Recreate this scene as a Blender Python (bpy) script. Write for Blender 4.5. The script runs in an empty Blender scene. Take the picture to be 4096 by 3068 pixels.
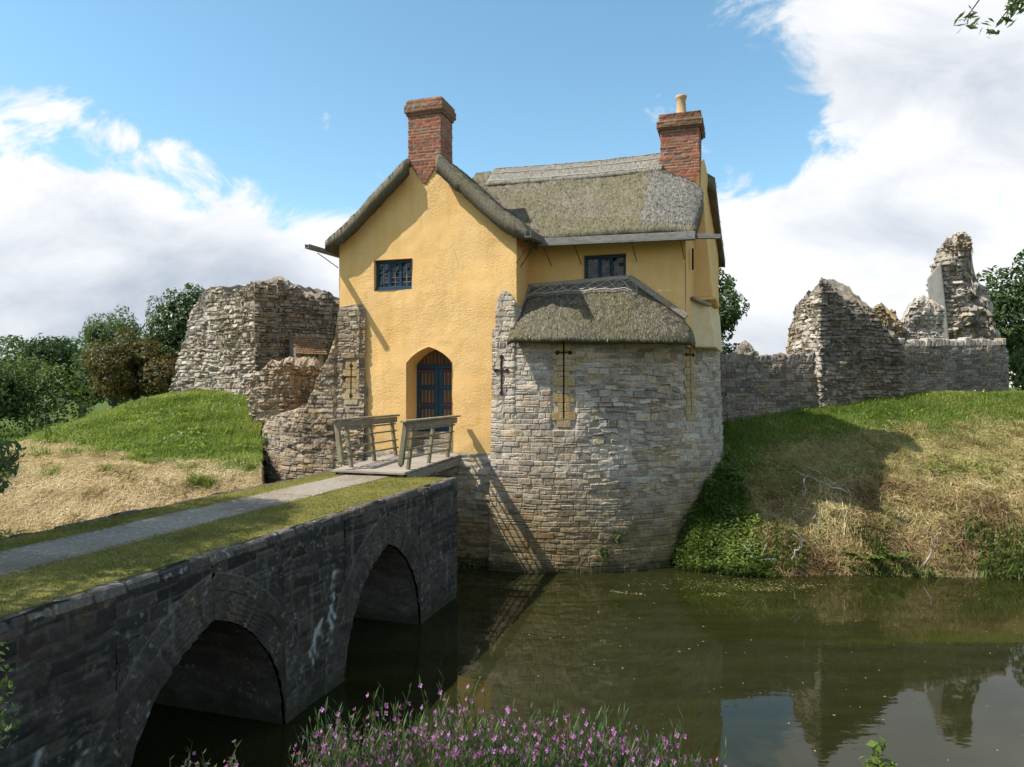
import bpy, math, random
import numpy as np
from mathutils import Vector, Matrix

random.seed(7)
RNG = np.random.default_rng(11)
C = bpy.context.scene.collection
R = math.radians

# ------------------------------------------------------------------ frames
# World: x right, y away from the viewer, z up, water level z = 0.
# The gatehouse frame (u along its front, v away through it) is turned about z.
ANG = -0.31089
ER = np.array([math.cos(ANG), math.sin(ANG)])
ED = np.array([-math.sin(ANG), math.cos(ANG)])
ORG = np.array([-1.119, 14.34])

def to_uv(x, y):
    a, b = x - ORG[0], y - ORG[1]
    return a * ER[0] + b * ER[1], a * ED[0] + b * ED[1]

def to_xy(u, v):
    return ORG[0] + ER[0] * u + ED[0] * v, ORG[1] + ER[1] * u + ED[1] * v

# ------------------------------------------------------------------ noise
def _hash(*ints, seed=0):
    h = np.full(np.shape(ints[0]), (seed * 2654435761 + 374761393) & 0xFFFFFFFF, dtype=np.uint32)
    for k, a in enumerate(ints):
        a = np.asarray(a).astype(np.int64).astype(np.uint32)
        h = (h ^ (a + np.uint32(0x9E3779B9 + k * 77))) * np.uint32(2246822519)
        h = (h ^ (h >> np.uint32(13))) * np.uint32(3266489917)
        h = h ^ (h >> np.uint32(16))
    return h.astype(np.float64) / 4294967295.0

def vnoise(x, y, z=None, seed=0):
    x = np.asarray(x, float); y = np.asarray(y, float)
    z = np.zeros_like(x) if z is None else np.asarray(z, float)
    xi, yi, zi = np.floor(x), np.floor(y), np.floor(z)
    fx, fy, fz = x - xi, y - yi, z - zi
    fx, fy, fz = [f * f * (3 - 2 * f) for f in (fx, fy, fz)]
    r = 0
    for dx in (0, 1):
        for dy in (0, 1):
            for dz in (0, 1):
                w = (fx if dx else 1 - fx) * (fy if dy else 1 - fy) * (fz if dz else 1 - fz)
                r = r + w * _hash(xi + dx, yi + dy, zi + dz, seed=seed)
    return r

def fbm(x, y, z=None, seed=0, oct=3):
    r, a, t = 0, 1.0, 0
    for k in range(oct):
        f = 2.03 ** k
        r = r + a * vnoise(x * f, y * f, None if z is None else z * f, seed=seed + k * 17)
        t += a; a *= .5
    return r / t

def sstep(a, b, x):
    t = np.clip((x - a) / (b - a), 0, 1)
    return t * t * (3 - 2 * t)

# ------------------------------------------------------------------ mesh helpers
def link(o, parent=None):
    C.objects.link(o)
    if parent is not None:
        o.parent = parent
    return o

def mesh_obj(name, V, F, mat, parent=None, attrs=None, smooth=True):
    """V (n,3); F (m,k) array or list of such arrays."""
    me = bpy.data.meshes.new(name)
    V = np.ascontiguousarray(V, dtype=np.float32)
    Fs = [f for f in (F if isinstance(F, list) else [F]) if len(f)]
    nl = sum(f.size for f in Fs); nf = sum(len(f) for f in Fs)
    me.vertices.add(len(V)); me.vertices.foreach_set('co', V.ravel())
    me.loops.add(nl); me.polygons.add(nf)
    me.loops.foreach_set('vertex_index', np.concatenate([f.ravel() for f in Fs]).astype(np.int32))
    tot = np.concatenate([np.full(len(f), f.shape[1]) for f in Fs]).astype(np.int32)
    st = np.concatenate([[0], np.cumsum(tot)[:-1]]).astype(np.int32)
    me.polygons.foreach_set('loop_start', st); me.polygons.foreach_set('loop_total', tot)
    me.polygons.foreach_set('use_smooth', np.full(nf, smooth))
    me.update(calc_edges=True); me.validate()
    for k, a in (attrs or {}).items():
        at = me.attributes.new(k, 'FLOAT', 'POINT')
        at.data.foreach_set('value', np.ascontiguousarray(a, dtype=np.float32).ravel())
    if mat: me.materials.append(mat)
    return link(bpy.data.objects.new(name, me), parent)

def grid_faces(nr, nc, closed=False, mask=None, off=0, flip=False):
    i, j = np.meshgrid(np.arange(nr - 1), np.arange(nc if closed else nc - 1), indexing='ij')
    j2 = (j + 1) % nc
    f = np.stack([i * nc + j, i * nc + j2, (i + 1) * nc + j2, (i + 1) * nc + j], -1)
    if flip: f = f[..., ::-1]
    f = f.reshape(-1, 4)
    if mask is not None: f = f[mask.ravel()]
    return f + off

class MB:
    """collects boxes, bars, tubes and loose patches into one mesh"""
    def __init__(s): s.V, s.F4, s.F3, s.n, s.A = [], [], [], 0, []
    def add(s, V, F4=None, F3=None, a=None):
        V = np.asarray(V, float).reshape(-1, 3)
        s.V.append(V)
        if F4 is not None and len(F4): s.F4.append(np.asarray(F4) + s.n)
        if F3 is not None and len(F3): s.F3.append(np.asarray(F3) + s.n)
        s.A.append(np.full(len(V), random.random()) if a is None else np.broadcast_to(a, (len(V),)))
        s.n += len(V)
    def hexa(s, P, a=None):
        s.add(P, [[0, 3, 2, 1], [4, 5, 6, 7], [0, 1, 5, 4], [1, 2, 6, 5], [2, 3, 7, 6], [3, 0, 4, 7]], a=a)
    def box(s, x0, x1, y0, y1, z0, z1, jit=0, a=None):
        P = np.array([[x0, y0, z0], [x1, y0, z0], [x1, y1, z0], [x0, y1, z0],
                      [x0, y0, z1], [x1, y0, z1], [x1, y1, z1], [x0, y1, z1]], float)
        if jit: P += RNG.uniform(-jit, jit, P.shape)
        s.hexa(P, a)
    def bar(s, p0, p1, w, h, up=(0, 0, 1), a=None, taper=1.0):
        p0, p1 = Vector(p0), Vector(p1); d = (p1 - p0).normalized(); up = Vector(up)
        sd = d.cross(up)
        if sd.length < 1e-4: sd = d.cross(Vector((1, 0, 0)))
        sd.normalize(); up = sd.cross(d)
        P = []
        for p, k in ((p0, 1), (p1, taper)):
            for sx, sy in ((-1, -1), (1, -1), (1, 1), (-1, 1)):
                P.append(p + sd * (sx * w / 2 * k) + up * (sy * h / 2 * k))
        s.hexa(np.array(P), a)
    def tube(s, pts, r, n=7, a=None, cap=True):
        pts = np.asarray(pts, float); m = len(pts)
        r = np.broadcast_to(r, (m,)) if np.ndim(r) else np.full(m, r)
        T = np.gradient(pts, axis=0); T /= np.linalg.norm(T, axis=1, keepdims=True) + 1e-9
        ref = np.array([0, 0, 1.]) if abs(T[:, 2]).mean() < .8 else np.array([1., 0, 0])
        A = np.cross(T, ref); A /= np.linalg.norm(A, axis=1, keepdims=True) + 1e-9
        B = np.cross(T, A)
        th = np.linspace(0, 2 * math.pi, n, endpoint=False)
        V = pts[:, None] + r[:, None, None] * (np.cos(th)[None, :, None] * A[:, None] + np.sin(th)[None, :, None] * B[:, None])
        F = grid_faces(m, n, closed=True)
        V = V.reshape(-1, 3); F3 = None
        if cap:
            V = np.vstack([V, pts[0], pts[-1]]); k = m * n
            F3 = [[(j + 1) % n, j, k] for j in range(n)] + [[(m - 1) * n + j, (m - 1) * n + (j + 1) % n, k + 1] for j in range(n)]
        s.add(V, F, F3, a)
    def obj(s, name, mat, parent=None, smooth=False):
        F = ([np.vstack(s.F4)] if s.F4 else []) + ([np.vstack(s.F3)] if s.F3 else [])
        return mesh_obj(name, np.vstack(s.V), F, mat, parent, {'r1': np.concatenate(s.A)}, smooth)

def bevel(o, w=.008, seg=1):
    m = o.modifiers.new('bevel', 'BEVEL'); m.width = w; m.segments = seg; m.limit_method = 'ANGLE'
    return o

def tag(o, label=None, cat=None, group=None, kind=None):
    if label: o['label'] = label
    if cat: o['category'] = cat
    if group: o['group'] = group
    if kind: o['kind'] = kind
    return o

def empty(name, loc=(0, 0, 0), rz=0, parent=None):
    o = bpy.data.objects.new(name, None); o.location = loc; o.rotation_euler = (0, 0, rz)
    o.empty_display_size = .2
    return link(o, parent)

def house_empty(name): return empty(name, (ORG[0], ORG[1], 0), ANG)

# ------------------------------------------------------------------ material helpers
def new_mat(name):
    m = bpy.data.materials.new(name); m.use_nodes = True
    m.node_tree.nodes.clear(); return m, m.node_tree

def nd(nt, t, ins=None, **p):
    n = nt.nodes.new(t)
    for k, v in p.items(): setattr(n, k, v)
    for k, v in (ins or {}).items():
        if isinstance(v, bpy.types.NodeSocket): nt.links.new(v, n.inputs[k])
        else: n.inputs[k].default_value = v
    return n

def col4(c): return (c[0], c[1], c[2], 1)

def mix(nt, f, a, b, blend='MIX'):
    n = nt.nodes.new('ShaderNodeMix'); n.data_type = 'RGBA'; n.blend_type = blend
    for i, v in ((0, f), (6, a), (7, b)):
        if isinstance(v, bpy.types.NodeSocket): nt.links.new(v, n.inputs[i])
        else: n.inputs[i].default_value = v if i == 0 else col4(v)
    return n.outputs[2]

def math_(nt, op, a, b=None, c=None, clamp=False):
    n = nt.nodes.new('ShaderNodeMath'); n.operation = op; n.use_clamp = clamp
    for i, v in enumerate((a, b, c)):
        if v is None: continue
        if isinstance(v, bpy.types.NodeSocket): nt.links.new(v, n.inputs[i])
        else: n.inputs[i].default_value = v
    return n.outputs[0]

def ramp(nt, f, stops, interp='LINEAR'):
    n = nt.nodes.new('ShaderNodeValToRGB'); n.color_ramp.interpolation = interp
    e = n.color_ramp.elements
    while len(e) < len(stops): e.new(.5)
    for k, (p, c) in enumerate(stops):
        e[k].position = p; e[k].color = col4(c) if not np.isscalar(c) else (c, c, c, 1)
    nt.links.new(f, n.inputs[0]); return n.outputs[0]

def noise(nt, vec, scale, detail=3, rough=.55, dist=0):
    n = nd(nt, 'ShaderNodeTexNoise', {'Scale': scale, 'Detail': detail, 'Roughness': rough, 'Distortion': dist})
    if vec is not None: nt.links.new(vec, n.inputs['Vector'])
    return n.outputs['Fac']

def thr(nt, f, a, b): return ramp(nt, f, [(a, 0.0), (b, 1.0)])

def attr(nt, name): return nd(nt, 'ShaderNodeAttribute', attribute_name=name).outputs['Fac']

def objco(nt): return nd(nt, 'ShaderNodeTexCoord').outputs['Object']

def scaled(nt, vec, s):
    return nd(nt, 'ShaderNodeMapping', {'Vector': vec, 'Scale': s}).outputs[0]

def bump(nt, h, strength, dist, normal=None):
    n = nd(nt, 'ShaderNodeBump', {'Height': h, 'Strength': strength, 'Distance': dist})
    if normal is not None: nt.links.new(normal, n.inputs['Normal'])
    return n.outputs[0]

def finish(nt, color, rough=.9, normal=None, spec=.3, extra=None):
    b = nd(nt, 'ShaderNodeBsdfPrincipled', {'Roughness': rough, 'Specular IOR Level': spec})
    if isinstance(color, bpy.types.NodeSocket): nt.links.new(color, b.inputs['Base Color'])
    else: b.inputs['Base Color'].default_value = col4(color)
    if normal is not None: nt.links.new(normal, b.inputs['Normal'])
    for k, v in (extra or {}).items():
        if isinstance(v, bpy.types.NodeSocket): nt.links.new(v, b.inputs[k])
        else: b.inputs[k].default_value = v
    out = nd(nt, 'ShaderNodeOutputMaterial'); nt.links.new(b.outputs[0], out.inputs[0])
    return b

def stone_mat(name, stops, mortar, white=.5, orange=.4, dark=.5, tide=None, streak=False, mo=.8, warm=.3):
    m, nt = new_mat(name); co = objco(nt)
    c = ramp(nt, attr(nt, 'r1'), stops)
    n1 = noise(nt, co, 22, 4, .65)
    c = mix(nt, math_(nt, 'MULTIPLY', thr(nt, noise(nt, co, .55, 3, .5), .42, .62), warm), c, mix(nt, 1.0, c, (1.06, .86, .58), 'MULTIPLY'))
    c = mix(nt, 1.0, c, ramp(nt, n1, [(.25, .55), (.75, 1.35)]), 'MULTIPLY')
    c = mix(nt, math_(nt, 'MULTIPLY', attr(nt, 'mo'), mo), c, mortar)
    n2 = noise(nt, co, 1.1, 4, .6)
    c = mix(nt, math_(nt, 'MULTIPLY', thr(nt, n2, .45, .7), dark), c, (.045, .042, .035))
    n3 = noise(nt, co, 11, 3, .6); n4 = noise(nt, co, 1.7, 2, .5)
    wl = math_(nt, 'MULTIPLY', thr(nt, n3, .58, .66), thr(nt, n4, .42, .6))
    c = mix(nt, math_(nt, 'MULTIPLY', wl, white), c, (.46, .45, .41))
    n5 = noise(nt, scaled(nt, co, (1, 1, 1.6)), 2.3, 2, .5); n6 = noise(nt, co, 16, 3, .6)
    ol = math_(nt, 'MULTIPLY', thr(nt, n5, .60, .70), thr(nt, n6, .44, .58))
    c = mix(nt, math_(nt, 'MULTIPLY', ol, orange), c, (.36, .20, .04))
    if tide:
        z = nd(nt, 'ShaderNodeSeparateXYZ', {0: nd(nt, 'ShaderNodeNewGeometry').outputs['Position']}).outputs[2]
        zz = math_(nt, 'ADD', z, math_(nt, 'MULTIPLY', noise(nt, co, 1.3, 4, .6), 1.4))
        f = nd(nt, 'ShaderNodeMapRange', {0: zz, 1: tide, 2: tide - 1.6, 3: 0.0, 4: .82}).outputs[0]
        c = mix(nt, f, c, mix(nt, 1.0, c, (.50, .40, .22), 'MULTIPLY')); c = mix(nt, math_(nt, 'MULTIPLY', f, .25), c, (.10, .085, .035))
    if tide:   # wet, weedy band at the water line
        wz = math_(nt, 'ADD', z, math_(nt, 'MULTIPLY', math_(nt, 'SUBTRACT', noise(nt, co, 3.5, 4, .6), .5), .5))
        fw = nd(nt, 'ShaderNodeMapRange', {0: wz, 1: .30, 2: .10, 3: 0.0, 4: .75}).outputs[0]
        c = mix(nt, fw, c, (.035, .036, .016))
    if streak:
        n7 = noise(nt, scaled(nt, co, (4, 4, .5)), 1.6, 3, .5)
        c = mix(nt, math_(nt, 'MULTIPLY', thr(nt, n7, .60, .74), .25), c, (.30, .30, .29))
        c = mix(nt, attr(nt, 'wh'), c, (.62, .62, .60))
    h = math_(nt, 'ADD', noise(nt, co, 35, 4, .7), math_(nt, 'MULTIPLY', noise(nt, co, 9, 2, .5), .8))
    finish(nt, c, .93, bump(nt, h, .55, .02), .2)
    return m

def simple_mat(name, c1, c2, scale=8, rough=.8, bstr=.3, bdist=.01, stretch=(1, 1, 1), spec=.3, byattr=.5, metal=0):
    m, nt = new_mat(name); co = scaled(nt, objco(nt), stretch)
    n = noise(nt, co, scale, 5, .65)
    c = ramp(nt, n, [(.3, c1), (.7, c2)])
    c = mix(nt, byattr, c, ramp(nt, attr(nt, 'r1'), [(0, .6), (1, 1.35)]), 'MULTIPLY')
    finish(nt, c, rough, bump(nt, n, bstr, bdist), spec, {'Metallic': metal})
    return m

def leaf_mat(name, stops, trans=.35, rough=.55, spec=.3, haz=None):
    m, nt = new_mat(name)
    c = ramp(nt, attr(nt, 'r1'), stops)
    b = nd(nt, 'ShaderNodeBsdfPrincipled', {'Base Color': c, 'Roughness': rough, 'Specular IOR Level': spec})
    t = nd(nt, 'ShaderNodeBsdfTranslucent', {'Color': mix(nt, 1.0, c, (1.5, 1.5, .8), 'MULTIPLY')})
    x = nd(nt, 'ShaderNodeMixShader', {0: trans, 1: b.outputs[0], 2: t.outputs[0]})
    o = nd(nt, 'ShaderNodeOutputMaterial'); nt.links.new(x.outputs[0], o.inputs[0])
    return m

GREY = [(a, (c[0] * 1.46, c[1] * 1.38, c[2] * 1.27)) for a, c in [(0, (.17, .155, .135)), (.22, (.24, .225, .20)), (.42, (.30, .285, .255)), (.6, (.35, .335, .305)), (.78, (.33, .27, .19)), (.9, (.40, .38, .34)), (1, (.21, .16, .12))]]
M = {}
M['drum'] = stone_mat('weathered limestone', GREY, (.40, .335, .245), .7, .8, .3, tide=3.1)
M['drum_ruin'] = stone_mat('ruined limestone', [(a, (c[0] * .72, c[1] * .67, c[2] * .61)) for a, c in GREY], (.31, .24, .17), .6, .9, .35, tide=2.3)
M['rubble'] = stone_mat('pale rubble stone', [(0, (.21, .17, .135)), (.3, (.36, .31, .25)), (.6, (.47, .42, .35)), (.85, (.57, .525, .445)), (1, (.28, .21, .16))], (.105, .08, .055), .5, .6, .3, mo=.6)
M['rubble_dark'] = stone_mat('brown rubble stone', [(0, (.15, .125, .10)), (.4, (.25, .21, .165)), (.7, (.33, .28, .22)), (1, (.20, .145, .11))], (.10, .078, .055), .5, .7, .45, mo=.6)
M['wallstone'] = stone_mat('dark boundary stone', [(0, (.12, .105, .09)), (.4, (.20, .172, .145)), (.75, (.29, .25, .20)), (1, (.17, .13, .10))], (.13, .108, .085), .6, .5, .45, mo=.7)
M['lichen'] = stone_mat('lichened stone', [(0, (.20, .15, .09)), (.5, (.32, .25, .15)), (1, (.38, .32, .24))], (.30, .22, .13), .4, 1.0, .3)
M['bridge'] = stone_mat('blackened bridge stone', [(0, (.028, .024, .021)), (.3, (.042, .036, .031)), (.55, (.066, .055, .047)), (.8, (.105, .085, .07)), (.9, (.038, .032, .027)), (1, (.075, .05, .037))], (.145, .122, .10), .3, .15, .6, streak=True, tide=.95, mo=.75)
M['kerb'] = stone_mat('lichened kerb stone', [(0, (.06, .052, .045)), (.5, (.10, .088, .076)), (1, (.15, .13, .11))], (.08, .07, .06), .7, .3, .4)
M['intrados'] = stone_mat('arch barrel stone', [(0, (.08, .072, .065)), (.5, (.13, .115, .10)), (1, (.17, .15, .13))], (.14, .125, .11), .4, .1, .4, tide=1.0)
M['ham'] = stone_mat('golden dressed stone', [(0, (.37, .265, .125)), (.5, (.46, .325, .155)), (1, (.42, .34, .22))], (.40, .33, .22), .3, .2, .25)
M['brick'] = stone_mat('old red brick', [(0, (.17, .075, .05)), (.3, (.27, .10, .06)), (.6, (.34, .135, .075)), (.85, (.22, .11, .08)), (1, (.14, .10, .085))], (.36, .30, .235), .35, .25, .3, mo=.9)
M['brick_cap'] = stone_mat('mossy brick cap', [(0, (.15, .075, .05)), (.5, (.23, .105, .065)), (1, (.17, .12, .065))], (.24, .19, .13), .5, .9, .35)
M['paving'] = stone_mat('stone flags', [(0, (.225, .19, .148)), (1, (.31, .268, .212))], (.14, .13, .09), .7, .1, .35)
M['coping'] = stone_mat('pale coping stone', [(0, (.26, .22, .18)), (.5, (.36, .315, .26)), (1, (.44, .40, .34))], (.3, .26, .2), .6, .6, .25)

def make_yellow():
    m, nt = new_mat('yellow limewash'); co = objco(nt)
    n1 = noise(nt, co, .9, 4, .6); n2 = noise(nt, co, 7, 5, .65); n3 = noise(nt, scaled(nt, co, (3, 3, .35)), 1.4, 4, .6)
    c = ramp(nt, n1, [(.3, (.75, .450, .165)), (.7, (.81, .527, .228))])
    c = mix(nt, math_(nt, 'MULTIPLY', thr(nt, n2, .5, .75), .35), c, (.83, .60, .27))
    c = mix(nt, math_(nt, 'MULTIPLY', thr(nt, n3, .52, .72), .36), c, (.62, .36, .09))
    h = math_(nt, 'ADD', noise(nt, co, 20, 6, .7), math_(nt, 'MULTIPLY', noise(nt, co, 60, 3, .6), .35))
    # damp greenish foot and hairline cracks
    z = nd(nt, 'ShaderNodeSeparateXYZ', {0: co}).outputs[2]
    ft = nd(nt, 'ShaderNodeMapRange', {0: math_(nt, 'ADD', z, math_(nt, 'MULTIPLY', n2, .9)), 1: 3.7, 2: 2.9, 3: 0.0, 4: .45}).outputs[0]
    c = mix(nt, ft, c, (.50, .36, .13))
    vr = nd(nt, 'ShaderNodeTexVoronoi', {'Vector': scaled(nt, co, (1, 1, .8)), 'Scale': .8, 'Randomness': 1.0}, feature='DISTANCE_TO_EDGE').outputs['Distance']
    wv = math_(nt, 'ADD', vr, math_(nt, 'MULTIPLY', math_(nt, 'SUBTRACT', noise(nt, co, 5, 3, .6), .5), .05))
    ck = math_(nt, 'MULTIPLY', math_(nt, 'LESS_THAN', math_(nt, 'ABSOLUTE', wv), .0035), thr(nt, n1, .5, .62))
    c = mix(nt, math_(nt, 'MULTIPLY', ck, .45), c, (.42, .25, .07))
    bs = nd(nt, 'ShaderNodeMapRange', {0: noise(nt, co, 1.4, 3, .5), 1: .35, 2: .7, 3: .25, 4: .9}).outputs[0]
    bn = nd(nt, 'ShaderNodeBump', {'Height': h, 'Distance': .03, 'Strength': bs}).outputs[0]
    finish(nt, c, .95, bn, .15); return m
M['yellow'] = make_yellow()
M['palewash'] = simple_mat('faded limewash', (.60, .46, .24), (.74, .60, .36), 3, .95, .4, .02, byattr=0)

def make_thatch(name, c1, c2, c3, moss):
    m, nt = new_mat(name); co = objco(nt)
    n1 = noise(nt, co, 20, 6, .75); n2 = noise(nt, co, .8, 4, .6); n3 = noise(nt, co, 50, 2, .6)
    ns = noise(nt, scaled(nt, co, (1, .16, .16)), 26, 4, .65)   # straw runs down the slope
    n1 = math_(nt, 'ADD', math_(nt, 'MULTIPLY', n1, .55), math_(nt, 'MULTIPLY', ns, .45))
    c = ramp(nt, n1, [(.32, c1), (.5, c2), (.68, c3)])
    c = mix(nt, math_(nt, 'MULTIPLY', thr(nt, n2, .42, .64), moss), c, mix(nt, n1, (.07, .065, .028), (.22, .20, .10)))
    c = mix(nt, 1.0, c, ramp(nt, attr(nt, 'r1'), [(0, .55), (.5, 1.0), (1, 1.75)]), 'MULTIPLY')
    h = math_(nt, 'ADD', n1, math_(nt, 'MULTIPLY', n3, .5))
    finish(nt, c, .95, bump(nt, h, .9, .035), .1); return m
M['thatch'] = make_thatch('old thatch', (.080, .066, .046), (.190, .163, .117), (.31, .275, .205), .6)
M['thatch_ridge'] = make_thatch('newer ridge thatch', (.14, .125, .10), (.255, .232, .192), (.36, .333, .28), .0)
M['thatch_patch'] = make_thatch('patched thatch', (.105, .095, .077), (.205, .19, .16), (.30, .285, .245), .0)
M['thatch_dark'] = make_thatch('brown thatch edge', (.045, .03, .02), (.09, .06, .04), (.14, .10, .065), .1)
M['straw_spar'] = simple_mat('hazel spar', (.30, .26, .20), (.52, .48, .40), 20)
M['oak'] = simple_mat('weathered oak', (.13, .11, .085), (.28, .245, .19), 6, .85, .4, .01, (1, 1, 6))
M['oak_green'] = simple_mat('algae stained oak', (.15, .13, .075), (.29, .255, .165), 6, .85, .4, .01, (1, 1, 1))
M['deck'] = simple_mat('deck plank', (.20, .165, .13), (.36, .31, .25), 7, .85, .4, .01, (.4, 5, 1))
M['gutter'] = simple_mat('grey timber gutter', (.12, .115, .10), (.23, .22, .195), 6, .8, .3, .01, (1, 1, 3))
M['iron'] = simple_mat('rusty iron', (.07, .03, .018), (.14, .065, .035), 25, .8, .3, .004)
M['blue'] = simple_mat('blue painted timber', (.008, .034, .058), (.013, .055, .092), 5, .5, .25, .006, (1, 1, .3))
M['red'] = simple_mat('red painted band', (.13, .028, .025), (.19, .04, .035), 8, .6, .1, .004)
M['brownwood'] = simple_mat('brown door board', (.085, .045, .025), (.15, .085, .05), 6, .7, .3, .006, (1, 1, .2))
M['whiteline'] = simple_mat('pale moulding', (.17, .14, .11), (.27, .225, .18), 8, .7, .1, .003)
M['slot'] = simple_mat('rust stained slot', (.022, .012, .007), (.045, .024, .013), 12, .95, 0, .001)
M['dark'] = simple_mat('dark void', (.006, .005, .004), (.010, .008, .007), 5, .95, 0, .001)
M['lead'] = simple_mat('lead came', (.17, .165, .16), (.28, .27, .26), 20, .5, .1, .002)
M['pot'] = simple_mat('buff clay pot', (.52, .33, .17), (.68, .46, .27), 5, .8, .1, .003)
M['tile'] = simple_mat('mossy clay tile', (.16, .075, .045), (.28, .17, .07), 9, .85, .4, .01)
M['render'] = simple_mat('grey cement render', (.22, .205, .18), (.30, .285, .255), 4, .9, .3, .01)
M['bark'] = simple_mat('bark', (.05, .042, .032), (.13, .11, .085), 9, .9, .8, .03, (1, 1, .3))
M['stick'] = simple_mat('bleached stick', (.34, .30, .24), (.52, .48, .40), 12, .85, .3, .004)
def make_glass():
    m, nt = new_mat('old window glass'); co = objco(nt)
    finish(nt, ramp(nt, attr(nt, 'r1'), [(0, (.006, .006, .008)), (1, (.03, .03, .035))]), .05, bump(nt, noise(nt, co, 6, 2, .5), .12, .02), .5, {'IOR': 1.5}); return m
M['glass'] = make_glass()

L = leaf_mat
M['leaf_dark'] = L('dark broad leaves', [(0, (.022, .045, .013)), (.5, (.050, .088, .024)), (1, (.095, .14, .04))], .3)
M['leaf_mid'] = L('mid green leaves', [(0, (.042, .072, .02)), (.5, (.088, .13, .038)), (1, (.155, .20, .065))], .35)
M['leaf_willow'] = L('grey green willow leaves', [(0, (.05, .082, .03)), (.5, (.095, .14, .055)), (1, (.15, .195, .085))], .3)
M['leaf_ivy'] = L('ivy leaves', [(0, (.025, .05, .015)), (.5, (.055, .095, .026)), (1, (.098, .14, .042))], .25, .4, .5)
M['leaf_rust'] = L('rusty hedge leaves', [(0, (.06, .068, .018)), (.45, (.10, .098, .028)), (1, (.18, .115, .045))], .3)
M['grass'] = L('meadow grass', [(0, (.085, .13, .025)), (.5, (.170, .225, .050)), (.9, (.24, .285, .075)), (1, (.34, .33, .15))], .45, .6, .15)
M['grass_dark'] = L('bank weeds', [(0, (.045, .078, .016)), (.5, (.095, .145, .032)), (1, (.165, .22, .06))], .4, .6, .15)
M['hay'] = L('dry cut hay', [(0, (.36, .27, .16)), (.5, (.54, .435, .28)), (1, (.68, .575, .41))], .25, .75, .1)
M['hay_brown'] = L('brown tangled hay', [(0, (.15, .10, .05)), (.35, (.29, .21, .10)), (.75, (.46, .35, .18)), (.88, (.22, .22, .06)), (1, (.60, .50, .31))], .25, .75, .1)
M['hay_olive'] = L('mown bank grass', [(0, (.22, .19, .08)), (.4, (.39, .32, .15)), (.75, (.52, .43, .23)), (1, (.30, .31, .09))], .3, .75, .1)
M['turf'] = L('mown turf', [(0, (.13, .13, .03)), (.5, (.22, .205, .05)), (1, (.33, .28, .10))], .35, .7, .1)
M['flower'] = L('pink petals', [(0, (.28, .075, .25)), (.6, (.39, .125, .35)), (1, (.50, .24, .47))], .35, .6, .2)
M['herb'] = L('willowherb leaves', [(0, (.035, .065, .022)), (.6, (.075, .115, .04)), (1, (.13, .15, .065))], .35, .6, .2)
M['yellowflower'] = L('yellow petals', [(0, (.65, .48, .02)), (1, (.8, .62, .05))], .3)

def make_ground():
    m, nt = new_mat('bank ground'); co = objco(nt)
    n = noise(nt, co, 1.6, 5, .65); n2 = noise(nt, co, 14, 4, .7); n3 = noise(nt, co, .35, 3, .5)
    g = ramp(nt, n2, [(.25, (.028, .055, .009)), (.5, (.065, .115, .016)), (.75, (.12, .165, .03))])
    g = mix(nt, thr(nt, n3, .4, .65), g, mix(nt, n2, (.05, .06, .015), (.12, .13, .035)))
    s = ramp(nt, n2, [(.25, (.22, .155, .08)), (.5, (.40, .30, .165)), (.75, (.54, .42, .25))])
    s = mix(nt, math_(nt, 'MULTIPLY', thr(nt, n, .5, .7), .5), s, (.16, .12, .05))
    b = ramp(nt, n2, [(.3, (.09, .066, .03)), (.7, (.26, .20, .10))])
    c = mix(nt, attr(nt, 'straw'), g, s); c = mix(nt, attr(nt, 'brown'), c, b)
    finish(nt, c, .95, bump(nt, n2, .8, .06), .1); return m
M['ground'] = make_ground()

def make_water():
    m, nt = new_mat('murky moat water'); co = objco(nt)
    n = noise(nt, scaled(nt, co, (1, 1.8, 1)), 2.2, 3, .5); n2 = noise(nt, co, .35, 2, .5)
    n3 = noise(nt, scaled(nt, co, (.5, 2.2, 1)), .8, 4, .6)
    c = mix(nt, thr(nt, n3, .35, .7), (.0150, .0155, .0042), (.024, .0245, .0075))
    h = math_(nt, 'MULTIPLY', n, thr(nt, n2, .35, .75))
    finish(nt, c, .025, bump(nt, h, .10, .035), .5, {'IOR': 1.333}); return m
M['water'] = make_water()

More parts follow.
